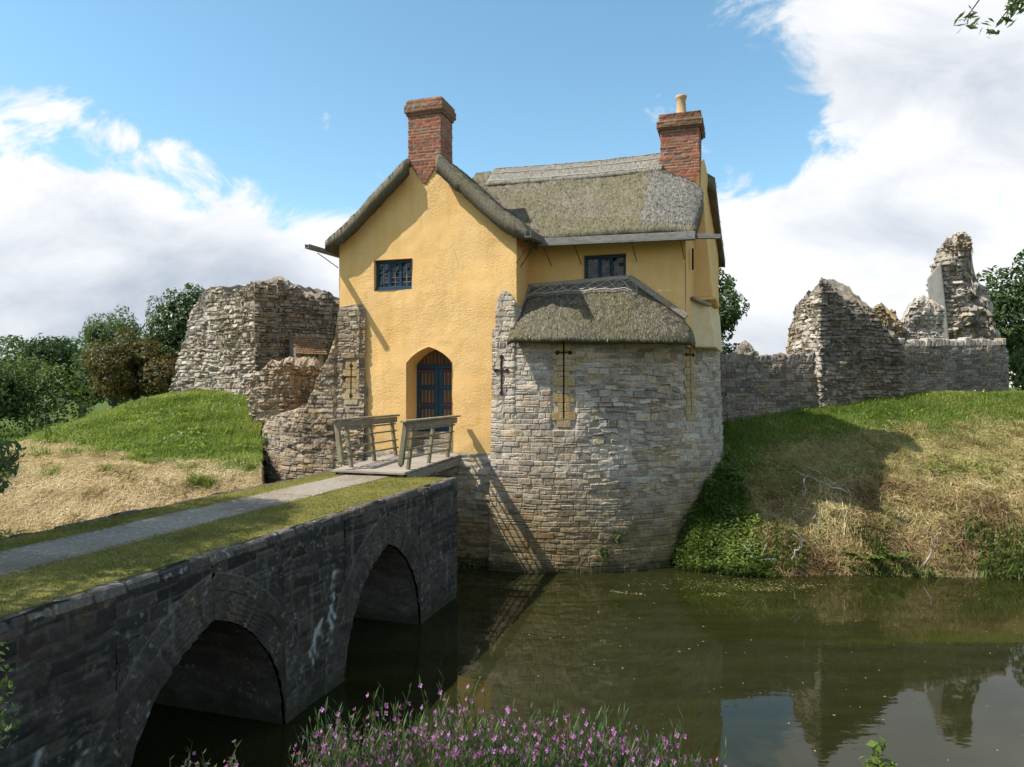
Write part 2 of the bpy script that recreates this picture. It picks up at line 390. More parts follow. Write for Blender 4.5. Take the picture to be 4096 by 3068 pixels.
# ------------------------------------------------------------------ masonry
def masonry(s, h, seed, ch=(.09, .17), bw=(.18, .42), warp=.02, prot=.025, joint=.014, depth=.02, grain=.006, skew=.55, split=.3, tilt=1.3, q=.014, wave=.14):
    """rubble coursing: returns relief in metres and per-point stone tone r1 and joint mask mo"""
    s = s + (fbm(s * 2.6, h * 2.6, seed=seed, oct=3) - .5) * warp * 2
    h = h + (fbm(s * 2.2, h * 2.6, seed=seed + 5, oct=3) - .5) * warp * 2 + (vnoise(s * .5, h * .35, seed=seed + 15) - .5) * wave
    rg = np.random.default_rng(seed)
    lo, hi = h.min() - .3, h.max() + .4
    e = [lo]
    while e[-1] < hi: e.append(e[-1] + rg.uniform(*ch))
    e = np.array(e); ci = np.clip(np.searchsorted(e, h, side='right') - 1, 0, len(e) - 2)
    w = bw[0] + (bw[1] - bw[0]) * _hash(ci, seed=seed + 1)
    x = s / w + _hash(ci, seed=seed + 2) * 9
    j = np.floor(x)
    jit = lambda k: k + skew * (_hash(ci, k, seed=seed + 3) - .5)
    j = np.where(x < jit(j), j - 1, j); j = np.where(x >= jit(j + 1), j + 1, j)
    l, r = jit(j), jit(j + 1); e0, e1 = e[ci], e[ci + 1]
    sp = (_hash(ci, j, seed=seed + 20) < split) & (e1 - e0 > .10)       # some stones are two thin ones
    mid = e0 + (e1 - e0) * (.36 + .28 * _hash(ci, j, seed=seed + 21)); up = sp & (h > mid)
    e0 = np.where(up, mid, e0); e1 = np.where(sp & ~up, mid, e1); j = j * 2 + up
    dx = np.minimum(x - l, r - x) * w; dy = np.minimum(h - e0, e1 - h)
    d = q - np.hypot(np.maximum(q - dx, 0), np.maximum(q - dy, 0))
    d = np.minimum(np.minimum(dx, dy), np.maximum(d, 0) + np.maximum(np.minimum(dx, dy) - q, 0))
    d = d + (fbm(s * 16, h * 16, seed=seed + 9, oct=2) - .5) * .010
    r1 = _hash(ci, j, seed=seed + 4); r2 = _hash(ci, j, seed=seed + 6); r3 = _hash(ci, j, seed=seed + 7); r4 = _hash(ci, j, seed=seed + 8)
    inn = sstep(0, joint, d)
    tx = ((x - l) / (r - l) - .5) * (r3 - .5); ty = ((h - e0) / (e1 - e0) - .5) * (r4 - .5)
    disp = inn * (depth + prot * (r2 - .3) + prot * tilt * (tx + ty))
    disp = disp + (fbm(s * 11, h * 11, seed=seed + 12, oct=3) - .5) * grain * 3
    return disp, {'r1': r1, 'mo': 1 - sstep(.0, joint * .9, d)}

def flat_wall(name, p0, p1, zb, zt, mat, parent, seed, res=.03, nrm=None, hole=None, thick=None, **kw):
    """upright masonry sheet from p0 to p1 (plan), zb/zt constants or functions of distance s"""
    p0, p1 = np.array(p0, float), np.array(p1, float)
    Ln = np.linalg.norm(p1 - p0); t = (p1 - p0) / Ln
    n = np.array([t[1], -t[0]])
    s = np.linspace(0, Ln, max(2, int(Ln / res)))
    b = zb(s) if callable(zb) else np.full_like(s, zb); tp = zt(s) if callable(zt) else np.full_like(s, zt)
    nr = max(2, int((tp.max() - b.min()) / res))
    k = np.linspace(0, 1, nr)[:, None]
    Z = b + (tp - b) * k; S = np.broadcast_to(s, Z.shape)
    d, at = masonry(S, Z, seed, **kw)
    P = np.stack([p0[0] + t[0] * S + n[0] * d, p0[1] + t[1] * S + n[1] * d, Z], -1)
    F = grid_faces(nr, len(s))
    if hole is not None:
        Sc = (S[:-1, :-1] + S[1:, 1:]) / 2; Zc = (Z[:-1, :-1] + Z[1:, 1:]) / 2
        F = F[~hole(Sc, Zc).ravel()]
    return mesh_obj(name, P.reshape(-1, 3), F, mat, parent, {k2: v.ravel() for k2, v in at.items()})

def resample(poly, res, smooth=0):
    P = np.array(poly, float); Q = np.vstack([P, P[:1]])
    d = np.hypot(*np.diff(Q, axis=0).T); cs = np.concatenate([[0], np.cumsum(d)])
    n = int(cs[-1] / res); s = np.linspace(0, cs[-1], n, endpoint=False)
    X = np.stack([np.interp(s, cs, Q[:, 0]), np.interp(s, cs, Q[:, 1])], -1)
    for _ in range(smooth): X = (np.roll(X, 1, 0) + X * 2 + np.roll(X, -1, 0)) / 4
    return X, s

def ruin(name, poly, top, base, mat, parent, seed, res=.05, lean=None, lump=.15, capn=8, smooth=6, second=None, rag=.16, **kw):
    """closed masonry block: plan polygon (counter-clockwise), ragged top height top(x,y)"""
    X, s = resample(poly, res, smooth)
    T = np.roll(X, -1, 0) - np.roll(X, 1, 0); T /= np.linalg.norm(T, axis=1, keepdims=True)
    N = np.stack([T[:, 1], -T[:, 0]], -1)
    tp = top(X[:, 0], X[:, 1]); b = base(X[:, 0], X[:, 1]) if callable(base) else np.full(len(s), base)
    tp = np.maximum(tp + (fbm(s * 4, s * 0, seed=seed + 30) - .5) * .16 + (_hash(np.floor(s / .21 + .8 * vnoise(s * 2, s * 0, seed=3)), seed=seed + 31) - .5) * rag, b + .05)
    nr = max(3, int((tp - b).max() / res))
    k = np.linspace(0, 1, nr)[:, None]
    Z = b + (tp - b) * k; S = np.broadcast_to(s, Z.shape)
    d, at = masonry(S, Z, seed, **kw)
    px = np.broadcast_to(X[:, 0], Z.shape); py = np.broadcast_to(X[:, 1], Z.shape)
    d = d + (fbm(px * .9, py * .9, Z * .9, seed=seed + 40, oct=3) - .5) * 2 * lump
    rnd = np.exp(-(tp - Z) / .14); d = d - rnd * .07
    d = d + (fbm(px * 3.1, py * 3.1, Z * 3.1, seed=seed + 41, oct=3) - .5) * lump * .9
    PX, PY, PZ = px + N[:, 0] * d, py + N[:, 1] * d, Z.copy()
    # cap: rings towards the middle line
    c = X.mean(0); U, sv, Wt = np.linalg.svd(X - c, full_matrices=False); ax = Wt[0]
    a = (X - c) @ ax; hw = np.abs((X - c) @ Wt[1]).max(); lim = max(a.max() - hw, 0.05)
    mid = c + np.clip(a, -lim, lim)[:, None] * ax
    rows = []
    for q in range(1, capn + 1):
        f = q / capn
        gx = PX[-1] + (mid[:, 0] - PX[-1]) * f; gy = PY[-1] + (mid[:, 1] - PY[-1]) * f
        gz = top(gx, gy) * f + PZ[-1] * (1 - f) + .12 * math.sin(f * 1.5) + (fbm(gx * 3, gy * 3, seed=seed + 50) - .5) * .28 + (_hash(np.floor(gx * 4.5), np.floor(gy * 4.5), seed=seed + 51) - .5) * .16
        rows.append((gx, gy, gz))
    PX = np.vstack([PX] + [r[0] for r in rows]); PY = np.vstack([PY] + [r[1] for r in rows]); PZ = np.vstack([PZ] + [r[2] for r in rows])
    if lean is not None:
        lx, ly = lean(PX, PY, PZ); PX, PY = PX + lx, PY + ly
    ex = lambda v, f: np.vstack([v] + [f(r) for r in rows])
    r1 = ex(at['r1'], lambda r: _hash(np.floor(r[0] * 5), np.floor(r[1] * 5), seed=seed)); mo = ex(at['mo'], lambda r: vnoise(r[0] * 6, r[1] * 6, seed=seed) * .6)
    F = grid_faces(nr + capn, len(s), closed=True)
    o = mesh_obj(name, np.stack([PX, PY, PZ], -1).reshape(-1, 3), F, mat, parent, {'r1': r1, 'mo': mo}, smooth=False)
    if second:   # darker stone paints shade on sides turned from the sun; broken top is dirt-brown
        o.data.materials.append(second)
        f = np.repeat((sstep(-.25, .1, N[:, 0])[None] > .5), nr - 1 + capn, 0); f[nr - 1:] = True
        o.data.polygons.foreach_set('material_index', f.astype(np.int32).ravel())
    return o

def image_skyline(pairs):
    """ragged skyline traced in image coordinates, as (horizontal, vertical) tangents from the camera (0,0,4.2)"""
    a = np.array(pairs)  # pairs are image pixel offsets divided by the focal length
    return lambda x, y: 4.2 + np.interp(x / np.maximum(y, .1), a[:, 0], a[:, 1]) * y

# ------------------------------------------------------------------ terrain
MC = (-10.5, 27.5)
def ground_h(x, y):
    u, v = to_uv(x, y)
    w = (fbm(x * .5, y * .5, seed=3) - .5)
    yf = np.interp(x, [2.8, 3.4, 4.2, 5, 9, 40], [19, 17.2, 16.25, 15.95, 15.9, 15.7]) + w * .5
    t = y - yf
    br = np.where(t < 1.5, t * 1.0, 1.5 + (t - 1.5) * .44)
    br = np.where(x > 2.0, br, -2)
    tl = y - (12.5 + w * .8)
    bl = np.where(tl < 3.4, tl * .62, 2.1 + (tl - 3.4) * .5)
    edge = 40 * (-.345 * y - x)
    bl = np.where(y < 24, np.minimum(bl, edge), bl); bl = np.where(x < 0, bl, -2)
    ins = np.where((u > -7.0) & (u < 3.8), (v - 5.5) * 3, -2)
    bank = np.maximum(np.maximum(br, bl), ins)
    dl = np.hypot(x - MC[0], y - MC[1])
    pl = 2.2 - .75 * sstep(-12.5, -17, x) + 1.85 * np.exp(-(dl / 7.25) ** 2) + .1 * w
    pr = 2.95 + 1.0 * sstep(20, 23.5, y) + .15 * w
    p = pl + (pr - pl) * sstep(-6, 3, x)
    far = sstep(60, 400, np.hypot(x, y)); p = p * (1 - far) + 2.0 * far
    k = .25; hh = np.clip(.5 + .5 * (bank - p) / k, 0, 1)
    z = bank + (p - bank) * hh - k * hh * (1 - hh)
    z = np.maximum(z, -.9)
    zn = np.clip(.62 * (-9.0 - v + w * .5), -.9, 2.55)
    z = np.maximum(z, zn)
    lump = (fbm(x * 1.4, y * 1.4, seed=8, oct=4) - .5)
    right = sstep(3.6, 5.0, x) * sstep(15.9, 16.6, y) * (1 - sstep(17.2, 19.5, y))
    z = z + lump * (.10 + .55 * right) * sstep(-.3, .3, z)
    return z

def straw_mask(x, y):
    n = (fbm(x * .8, y * .8, seed=21) - .5) * 2
    yb = np.interp(x, [-15, -12.7, -9, -6], [20.2, 19.2, 17.3, 16.6])
    left = (1 - sstep(yb - .4, yb + .5, y + n * .9)) * sstep(12.4, 13.4, y + n) * (x < -3)
    yr = np.interp(x, [4.5, 6, 7.5, 10, 14, 20], [16.4, 18.2, 20, 20.6, 21.2, 22])
    right = (1 - sstep(yr - 1.0, yr + .6, y + n * 1.2)) * sstep(15.8, 16.4, y) * sstep(4.0, 5.2, x + n * .4)
    return left, right

def build_ground():
    xs = np.concatenate([-np.geomspace(3000, 24, 26), np.arange(-22, -9, .16), np.arange(-9, -4.4, .045), np.arange(-4.4, 24.01, .16), np.geomspace(26, 3000, 26)])
    ys = np.concatenate([-np.geomspace(400, 4, 12), np.arange(-2, 36.01, .16), np.geomspace(37, 5000, 36)])
    X, Y = np.meshgrid(xs, ys)
    Z = ground_h(X, Y)
    l, r = straw_mask(X, Y)
    near = sstep(-.2, .8, -to_uv(X, Y)[1] - 9)
    br = np.clip(r * (1 - sstep(.9, 1.8, Z)) * .9, 0, 1) + .8 * (Z < .15)
    o = mesh_obj('ground', np.stack([X, Y, Z], -1).reshape(-1, 3), grid_faces(len(ys), len(xs)), M['ground'], None,
                 {'straw': np.clip(l + r * .75, 0, 1), 'brown': np.clip(br, 0, 1)})
    tag(o, 'grassy castle ground and banks sloping down to the moat', 'ground', kind='structure')
build_ground()

def build_water():
    xs = np.arange(-60, 80.1, 4.0); ys = np.arange(2, 24.1, 2.0)
    X, Y = np.meshgrid(xs, ys)
    o = mesh_obj('water', np.stack([X, Y, 0 * X], -1).reshape(-1, 3), grid_faces(len(ys), len(xs)), M['water'])
    tag(o, 'murky olive moat water reflecting the tower and sky', 'water', kind='structure')
build_water()

# ------------------------------------------------------------------ gatehouse
GH = house_empty('gatehouse')
tag(GH, 'yellow limewashed thatched gatehouse with round stone tower rising from the moat', 'gatehouse')
UC = -1.83

def wing_top(u):
    w = np.sqrt((u - UC) ** 2 + .02); return 10.13 - .915 * w + .13 * sstep(1.6, 2.7, w)
def hall_top(v):
    w = np.sqrt((v - 5.8) ** 2 + .02); return 10.40 - .985 * w + .20 * sstep(1.5, 2.9, w)
def smax(a, b, k): 
    h = np.clip(.5 + .5 * (a - b) / k, 0, 1); return b + (a - b) * h + k * h * (1 - h)
def roof_z(u, v):
    hz = hall_top(v) - 3 * np.maximum(UC + .1 - u, 0) - .05 * np.sin((u + 1) / 5.2 * math.pi).clip(0)
    return smax(wing_top(u), hz, .16)

def yellow_sheet(name, P, N, F, parent, seed, amp=.02, mat=None):
    V = P.reshape(-1, 3); n = np.asarray(N, float)
    d = (fbm(V[:, 0] * 1.1, V[:, 1] * 1.1, V[:, 2] * 1.1, seed=seed, oct=2) - .5) * amp * 3 + (fbm(V[:, 0] * 6, V[:, 1] * 6, V[:, 2] * 6, seed=seed + 3, oct=3) - .5) * amp * .7
    return mesh_obj(name, V + d[:, None] * n, F, mat or M['yellow'], parent)

def opening_wall(name, cols, prof_b, prof_t, win, fix, seed, parent, axis='u'):
    """wall in the plane v=fix; cols: list of (u array) runs; win=(u0,u1,z0,z1) hole"""
    u0, u1, z0, z1 = win
    VV, FF, off = [], [], 0
    for us, bfn in cols:
        b = bfn(us); t = prof_t(us)
        def seg(a, c, n): return a[None] + (c - a)[None] * np.linspace(0, 1, n)[:, None]
        n1, n2, n3 = 60, 16, 34
        w0 = np.full_like(us, z0); w1 = np.full_like(us, z1)
        Z = np.vstack([seg(b, w0, n1), seg(w0, w1, n2)[1:], seg(w1, t, n3)[1:]])
        U = np.broadcast_to(us, Z.shape)
        P = np.stack([U, np.full_like(Z, fix), Z], -1)
        uc = (us[:-1] + us[1:]) / 2
        msk = np.ones((Z.shape[0] - 1, len(us) - 1), bool)
        inw = (uc > u0) & (uc < u1); msk[n1 - 1:n1 + n2 - 2, inw] = False
        FF.append(grid_faces(Z.shape[0], len(us), mask=msk, off=off)); VV.append(P.reshape(-1, 3)); off += Z.size
    return yellow_sheet(name, np.vstack(VV), (0, -1, 0), np.vstack(FF), parent, seed)

def lin(a, b, step=.05): return np.linspace(a, b, max(2, int((b - a) / step) + 1))
DL, DR, DSP, DAP = -2.33, -1.12, 4.78, 5.17
def door_arch(u):
    q = np.clip(np.abs(u - (DL + DR) / 2) / ((DR - DL) / 2), 0, 1)
    return DSP + (DAP - DSP) * (1 - .55 * q - .45 * q ** 3)
W1 = (-3.20, -2.17, 6.57, 7.32)
flr = lambda us: np.full_like(us, 2.62) + .02 * np.sin(us * 5)
rake = lambda us: roof_z(us, np.full_like(us, 2.5)) - .24
runs = [(np.concatenate([lin(-4.17, W1[0]), lin(W1[0], DL)[1:]]), flr), (np.concatenate([lin(DL, W1[1], .04), lin(W1[1], DR, .04)[1:]]), door_arch), (lin(DR, .488), flr)]
opening_wall('gable_wall', runs, None, rake, W1, 2.5, 31, GH)
# hall front, return, side and end walls
W2 = (1.83, 2.84, 6.65, 7.35); HV = 3.6
def const(z): return lambda us: np.full_like(us, z)
opening_wall('hall_wall', [(np.concatenate([lin(.45, W2[0]), lin(W2[0], W2[1])[1:], lin(W2[1], 4.2)[1:]]), const(5.3))], None, const(8.05), W2, HV, 47, GH)
def plane_wall(name, a, b, z0, z1, seed, n=None, mat=None):
    a, b = np.array(a, float), np.array(b, float); Ln = np.linalg.norm(b - a); t = (b - a) / Ln
    s = lin(0, Ln, .06); z = lin(0, 1, .03)
    tp = z1(a[0] + t[0] * s, a[1] + t[1] * s) if callable(z1) else np.full_like(s, z1)
    Z = z0 + (tp - z0) * z[:, None]; S = np.broadcast_to(s, Z.shape)
    P = np.stack([a[0] + t[0] * S, a[1] + t[1] * S, Z], -1)
    return yellow_sheet(name, P, (t[1], -t[0], 0), grid_faces(len(z), len(s)), GH, seed, mat=mat)
und = lambda u, v: roof_z(u, v) - .2
plane_wall('return_wall', (.475, 2.487), (.475, HV + .02), 5.2, lambda u, v: roof_z(u, v) - .2, 52)
plane_wall('side_wall', (-4.17, 8.0), (-4.17, 2.5), 2.5, und, 53)
plane_wall('end_wall', (4.2, HV), (4.8, 8.0), 5.2, lambda u, v: hall_top(v) - .2, 54)
plane_wall('rear_wall', (4.8, 8.0), (-4.17, 8.0), 2.5, 7.9, 55)
# chimney breast on the end wall, with its ledges
def breast():
    mb = MB()
    def prism(z0, z1, q0, q1, u0, u1, v0, v1):
        P = [(4.2, v0, z0), (u0, v0, z0), (u0, v1, z0), (4.5, v1, z0), (4.2, v0, z1), (u1, v0, z1), (u1, v1, z1), (4.5, v1, z1)]
        mb.hexa(np.array(P, float))
    prism(6.36, 8.75, 0, 0, 4.78, 4.56, 4.55, 6.6)
    o = mb.obj('chimney_breast', M['yellow'], GH); bevel(o, .03, 2)
    l = MB(); l.box(4.25, 4.86, 4.49, 6.66, 6.28, 6.36, .01); bevel(l.obj('ledge', M['yellow'], o), .015)
    l = MB(); l.bar((4.30, 4.1, 6.30), (4.72, 4.42, 6.14), .16, .08); bevel(l.obj('ledge', M['rubble_dark'], o), .02)
    p = MB(); p.hexa(np.array([(4.18, 4.2, 5.15), (4.86, 4.75, 5.15), (4.92, 7.8, 5.15), (4.3, 7.8, 5.15), (4.2, 4.0, 6.26), (4.66, 4.6, 6.26), (4.84, 7.8, 6.26), (4.3, 7.8, 6.26)], float))
    bevel(p.obj('lower_end_wall', M['palewash'], GH), .04, 2)
    q = MB(); q.box(4.32, 4.36, 3.98, 4.04, 6.95, 7.45); q.obj('slit_window', M['dark'], GH)
breast()
# wall reveals
def reveals():
    us = np.linspace(DL, DR, 26); za = door_arch(us)
    line = np.vstack([[(DL, 2.6)], np.stack([us, za], -1), [(DR, 2.6)]])
    vs = np.linspace(2.485, 3.2, 14)
    P = np.stack([np.broadcast_to(line[:, 0], (14, len(line))), np.broadcast_to(vs[:, None], (14, len(line))), np.broadcast_to(line[:, 1], (14, len(line)))], -1).copy()
    P[..., 0] += (fbm(P[..., 1] * 3, P[..., 2] * 3, seed=4) - .5) * .03
    mesh_obj('door_reveal', P.reshape(-1, 3), grid_faces(14, len(line)), M['yellow'], GH)
    for (w, f) in ((W1, 2.5), (W2, HV)):
        mb = MB(); d = .16
        a, b, c, e = w
        for q in (((a, c), (b, c)), ((b, c), (b, e)), ((b, e), (a, e)), ((a, e), (a, c))):
            (x0, z0), (x1, z1) = q
            mb.add([(x0, f - .012, z0), (x1, f - .012, z1), (x1, f + d, z1), (x0, f + d, z0)], [[0, 1, 2, 3]])
        mb.obj('window_reveal', M['yellow'], GH)
reveals()

# thatched roof over wing and hall: plan grid, closed slab
def thatch_slivers(P, N, D, rg, ln=(.05, .13), w=.009, lift=.35):
    n = len(P); S = np.cross(N, D); S /= np.linalg.norm(S, axis=1, keepdims=True) + 1e-9
    D = D + S * rg.normal(0, .5, (n, 1)) + N * rg.uniform(.05, lift, (n, 1)); D /= np.linalg.norm(D, axis=1, keepdims=True)
    l = rg.uniform(*ln, (n, 1)); ww = rg.uniform(.6, 1.4, (n, 1)) * w
    V = np.stack([P - S * ww, P + S * ww, P + D * l], 1).reshape(-1, 3)
    return V, np.arange(n * 3).reshape(-1, 3), np.repeat(rg.uniform(0, 1, n), 3)

def slab(name, X, Y, Z, T, mask, mat, parent, slivers=0, seed=1):
    """closed slab: top grid at Z, underside at Z-T, mask = kept cells"""
    nr, nc = X.shape
    top = np.stack([X, Y, Z], -1).reshape(-1, 3); bot = np.stack([X, Y, Z - T], -1).reshape(-1, 3); n = len(top)
    Ft = grid_faces(nr, nc, mask=mask); Fb = grid_faces(nr, nc, mask=mask, off=n, flip=True)
    pm = np.pad(mask, 1); sides = []
    idx = np.arange(n).reshape(nr, nc)
    for (di, dj, a, b) in ((-1, 0, (0, 0), (0, 1)), (1, 0, (1, 1), (1, 0)), (0, -1, (1, 0), (0, 0)), (0, 1, (0, 1), (1, 1))):
        e = mask & ~pm[1 + di:nr + di, 1 + dj:nc + dj]
        i, j = np.nonzero(e)
        p, q = idx[i + a[0], j + a[1]], idx[i + b[0], j + b[1]]
        sides.append(np.stack([q, p, p + n, q + n], -1))
    V = np.vstack([top, bot]); F = [np.vstack([Ft, Fb] + sides)]
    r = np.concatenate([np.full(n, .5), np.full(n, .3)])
    if slivers:
        rg = np.random.default_rng(seed); f = Ft[rg.integers(0, len(Ft), slivers)]
        a = rg.uniform(0, 1, (slivers, 1)); b = rg.uniform(0, 1, (slivers, 1))
        P = (top[f[:, 0]] * (1 - a) + top[f[:, 1]] * a) * (1 - b) + (top[f[:, 3]] * (1 - a) + top[f[:, 2]] * a) * b
        N = np.cross(top[f[:, 1]] - top[f[:, 0]], top[f[:, 3]] - top[f[:, 0]]); N /= np.linalg.norm(N, axis=1, keepdims=True) + 1e-9
        N[N[:, 2] < 0] *= -1
        D = np.array([0, 0, -1.]) + N * N[:, 2:3]; D /= np.linalg.norm(D, axis=1, keepdims=True) + 1e-9
        sv, sf, sr = thatch_slivers(P, N, D, rg)
        F.append(sf + len(V)); V = np.vstack([V, sv]); r = np.concatenate([r, sr])
    return mesh_obj(name, V, F, mat, parent, {'r1': r})

WL, WR, WF, HF, HB = -4.40, .84, 2.2, 3.12, 8.4
def end_u(v): return 4.42 + (v - HF) * .105 - .95 * sstep(4.45, 5.3, v) * (1 - sstep(6.2, 6.35, v))
def build_roof():
    ua = np.concatenate([lin(WL, WR, .045), lin(WR, 4.4, .045)[1:]]); va = np.concatenate([lin(WF, HF, .045), lin(HF, HB, .045)[1:]])
    ja = int(np.argmin(abs(ua - WR))); ia = int(np.argmin(abs(va - HF)))
    U, V = np.meshgrid(ua, va)
    s = np.clip((U - WR) / (4.4 - WR), 0, 1); U = np.where(U > WR, WR + s * (end_u(V) - WR), U)
    mask = np.ones((len(va) - 1, len(ua) - 1), bool); mask[:ia, ja:] = False
    um, vm = (U[:-1, :-1] + U[1:, 1:]) / 2, (V[:-1, :-1] + V[1:, 1:]) / 2; mask &= ~((um > -2.25) & (um < -1.40) & (vm < 3.15))
    # distance to the eaves / verges
    d = np.minimum.reduce([U - WL, HB - V, np.where(U > WR - .01, 9, V - WF), np.where(V > HF, 9, WR - U), np.where(U > WR, V - HF, np.hypot(np.maximum(WR - U, 0), np.maximum(V - HF, 0)) + 0), end_u(V) - U])
    d = np.maximum(d, 0)
    Z = roof_z(U, V)
    Z = Z - .11 * (1 - np.clip(d / .30, 0, 1)) ** 2 + .02 * np.sin(U * 2.1) * np.sin(V * 1.7)
    Z += (fbm(U * 9, V * 9, seed=61, oct=3) - .5) * .06 + (fbm(U * 2, V * 2, seed=62, oct=2) - .5) * .06
    # swept-up verge beside the end chimney
    Z -= .12 * np.exp(-((end_u(V) - U) / .35) ** 2) * (V < 5.9)
    de = np.minimum.reduce([np.where(V < HF, np.minimum(U - WL, WR - U), U - WL), np.where(U > WR - .01, V - HF, 9), HB - V]).clip(0)   # eaves only: verges stay thick
    T = .20 + .19 * np.clip(de / .35, 0, 1)
    o = slab('thatched_roof', U, V, Z, T, mask, M['thatch'], GH, 34000, 5)
    # ridge cap of fresher straw
    def cap(name, uu, vv, axis):
        A, B = np.meshgrid(uu, vv)
        z = roof_z(A, B) + .075 + (fbm(A * 9, B * 9, seed=63) - .5) * .03
        return slab(name, A, B, z, .12, np.ones((len(vv) - 1, len(uu) - 1), bool), M['thatch_ridge'], o, 3500, 6)
    cap('ridge_cap', lin(-1.2, 3.52, .05), lin(5.8 - .72, 5.8 + .52, .05), 0)
    mb = MB()
    for dv in (-.66, -.36, -.08):
        u = lin(-1.2, 3.5, .2); v = np.full_like(u, 5.8 + dv)
        mb.tube(np.stack([u, v, roof_z(u, v) + .09 + RNG.normal(0, .006, len(u))], -1), .011, 5)
    mb.obj('hazel_spars', M['straw_spar'], o)
    # lighter patch of newer thatch at the hall's right end
    vv = lin(3.2, 5.2, .05); A, B = np.meshgrid(np.linspace(0, 1, 26), vv); A = 3.2 + A * (np.maximum(end_u(B), 3.3) - .01 - 3.2)
    dd = np.minimum(np.maximum(end_u(B) - A, 0), B - HF)
    z = roof_z(A, B) + .06 + (fbm(A * 9, B * 9, seed=64) - .5) * .05 - .12 * np.exp(-((end_u(B) - A) / .35) ** 2) - .11 * (1 - np.clip(dd / .3, 0, 1)) ** 2
    ed = np.minimum.reduce([A - 3.2, B - 3.2]); z -= .05 * (1 - np.clip(ed / .12, 0, 1))
    slab('thatch_patch', A, B, z, .12, np.ones((len(vv) - 1, 25), bool), M['thatch_patch'], o, 3500, 8)
build_roof()

# lean-to roof over the drum
DC = (.3, 7.0)
def drum_r(z): return 4.75 - .20 * np.clip(z / 5.3, 0, 1) ** .8
def build_leanto():
    na, nb = 120, 46
    a = np.linspace(0, 1, na)
    tu = np.interp(a, [0, .60, 1], [.50, 2.92, 4.22]); tz = np.interp(a, [0, .60, 1], [6.60, 6.70, 5.72]); tv = np.full(na, HV + .0)
    th = np.interp(a, [0, .6, 1], [R(1.0), R(29), R(49)]); rr = 4.92 + .56 * sstep(R(22), R(49), th)
    eu, ev, ez = DC[0] + rr * np.sin(th), DC[1] - rr * np.cos(th), np.interp(a, [0, .5, 1], [5.36, 5.33, 5.30])
    b = np.linspace(0, 1, nb)[:, None]
    U = tu + (eu - tu) * b; V = tv + (ev - tv) * b
    Z = tz + (ez - tz) * b + .10 * np.sin(b * math.pi) - .035 * np.clip((b - .9) / .1, 0, 1) ** 2
    Z = Z - .08 * (1 - np.clip(np.minimum(a, 1 - a) / .04, 0, 1)) + (fbm(U * 9, V * 9, seed=71, oct=3) - .5) * .06
    o = slab('lean_to_roof', U, V, Z, .22 - .10 * b + .0 * Z, np.ones((nb - 1, na - 1), bool), M['thatch'], GH, 15000, 9)
    # ridge band with its criss-cross spars
    k = 13; ka = 80
    Zc = Z[:k, :ka] + .05
    slab('ridge_cap', U[:k, :ka], V[:k, :ka], Zc, .06, np.ones((k - 1, ka - 1), bool), M['thatch_ridge'], o, 1600, 10)
    mb = MB()
    def on(ai, bi):
        i = np.clip(np.round(np.array(ai) * (na - 1)).astype(int), 0, na - 1); j = np.clip(np.round(np.array(bi) * (nb - 1)).astype(int), 0, nb - 1)
        return np.stack([U[j, i], V[j, i] - .02, Z[j, i] + .068], -1)
    aa = np.linspace(.02, .64, 30)
    mb.tube(on(aa, np.full(30, .02)), .012, 5); mb.tube(on(aa, np.full(30, .24)), .012, 5)
    q = np.linspace(.04, .62, 9)
    for i in range(8):
        t = np.linspace(0, 1, 6)
        mb.tube(on(q[i] + (q[i + 1] - q[i]) * t, .03 + .2 * t), .012, 5); mb.tube(on(q[i] + (q[i + 1] - q[i]) * t, .23 - .2 * t), .012, 5)
    mb.obj('hazel_spars', M['straw_spar'], o)
    f = MB()
    f.bar((.50, 3.58, 6.66), (.44, 2.30, 5.50), .10, .16); f.bar((2.92, HV - .03, 6.78), (4.24, HV - .03, 5.80), .07, .14); f.bar((.5, HV - .03, 6.68), (2.92, HV - .03, 6.78), .06, .10)
    bevel(f.obj('mortar_fillet', M['coping'], o), .02)
build_leanto()

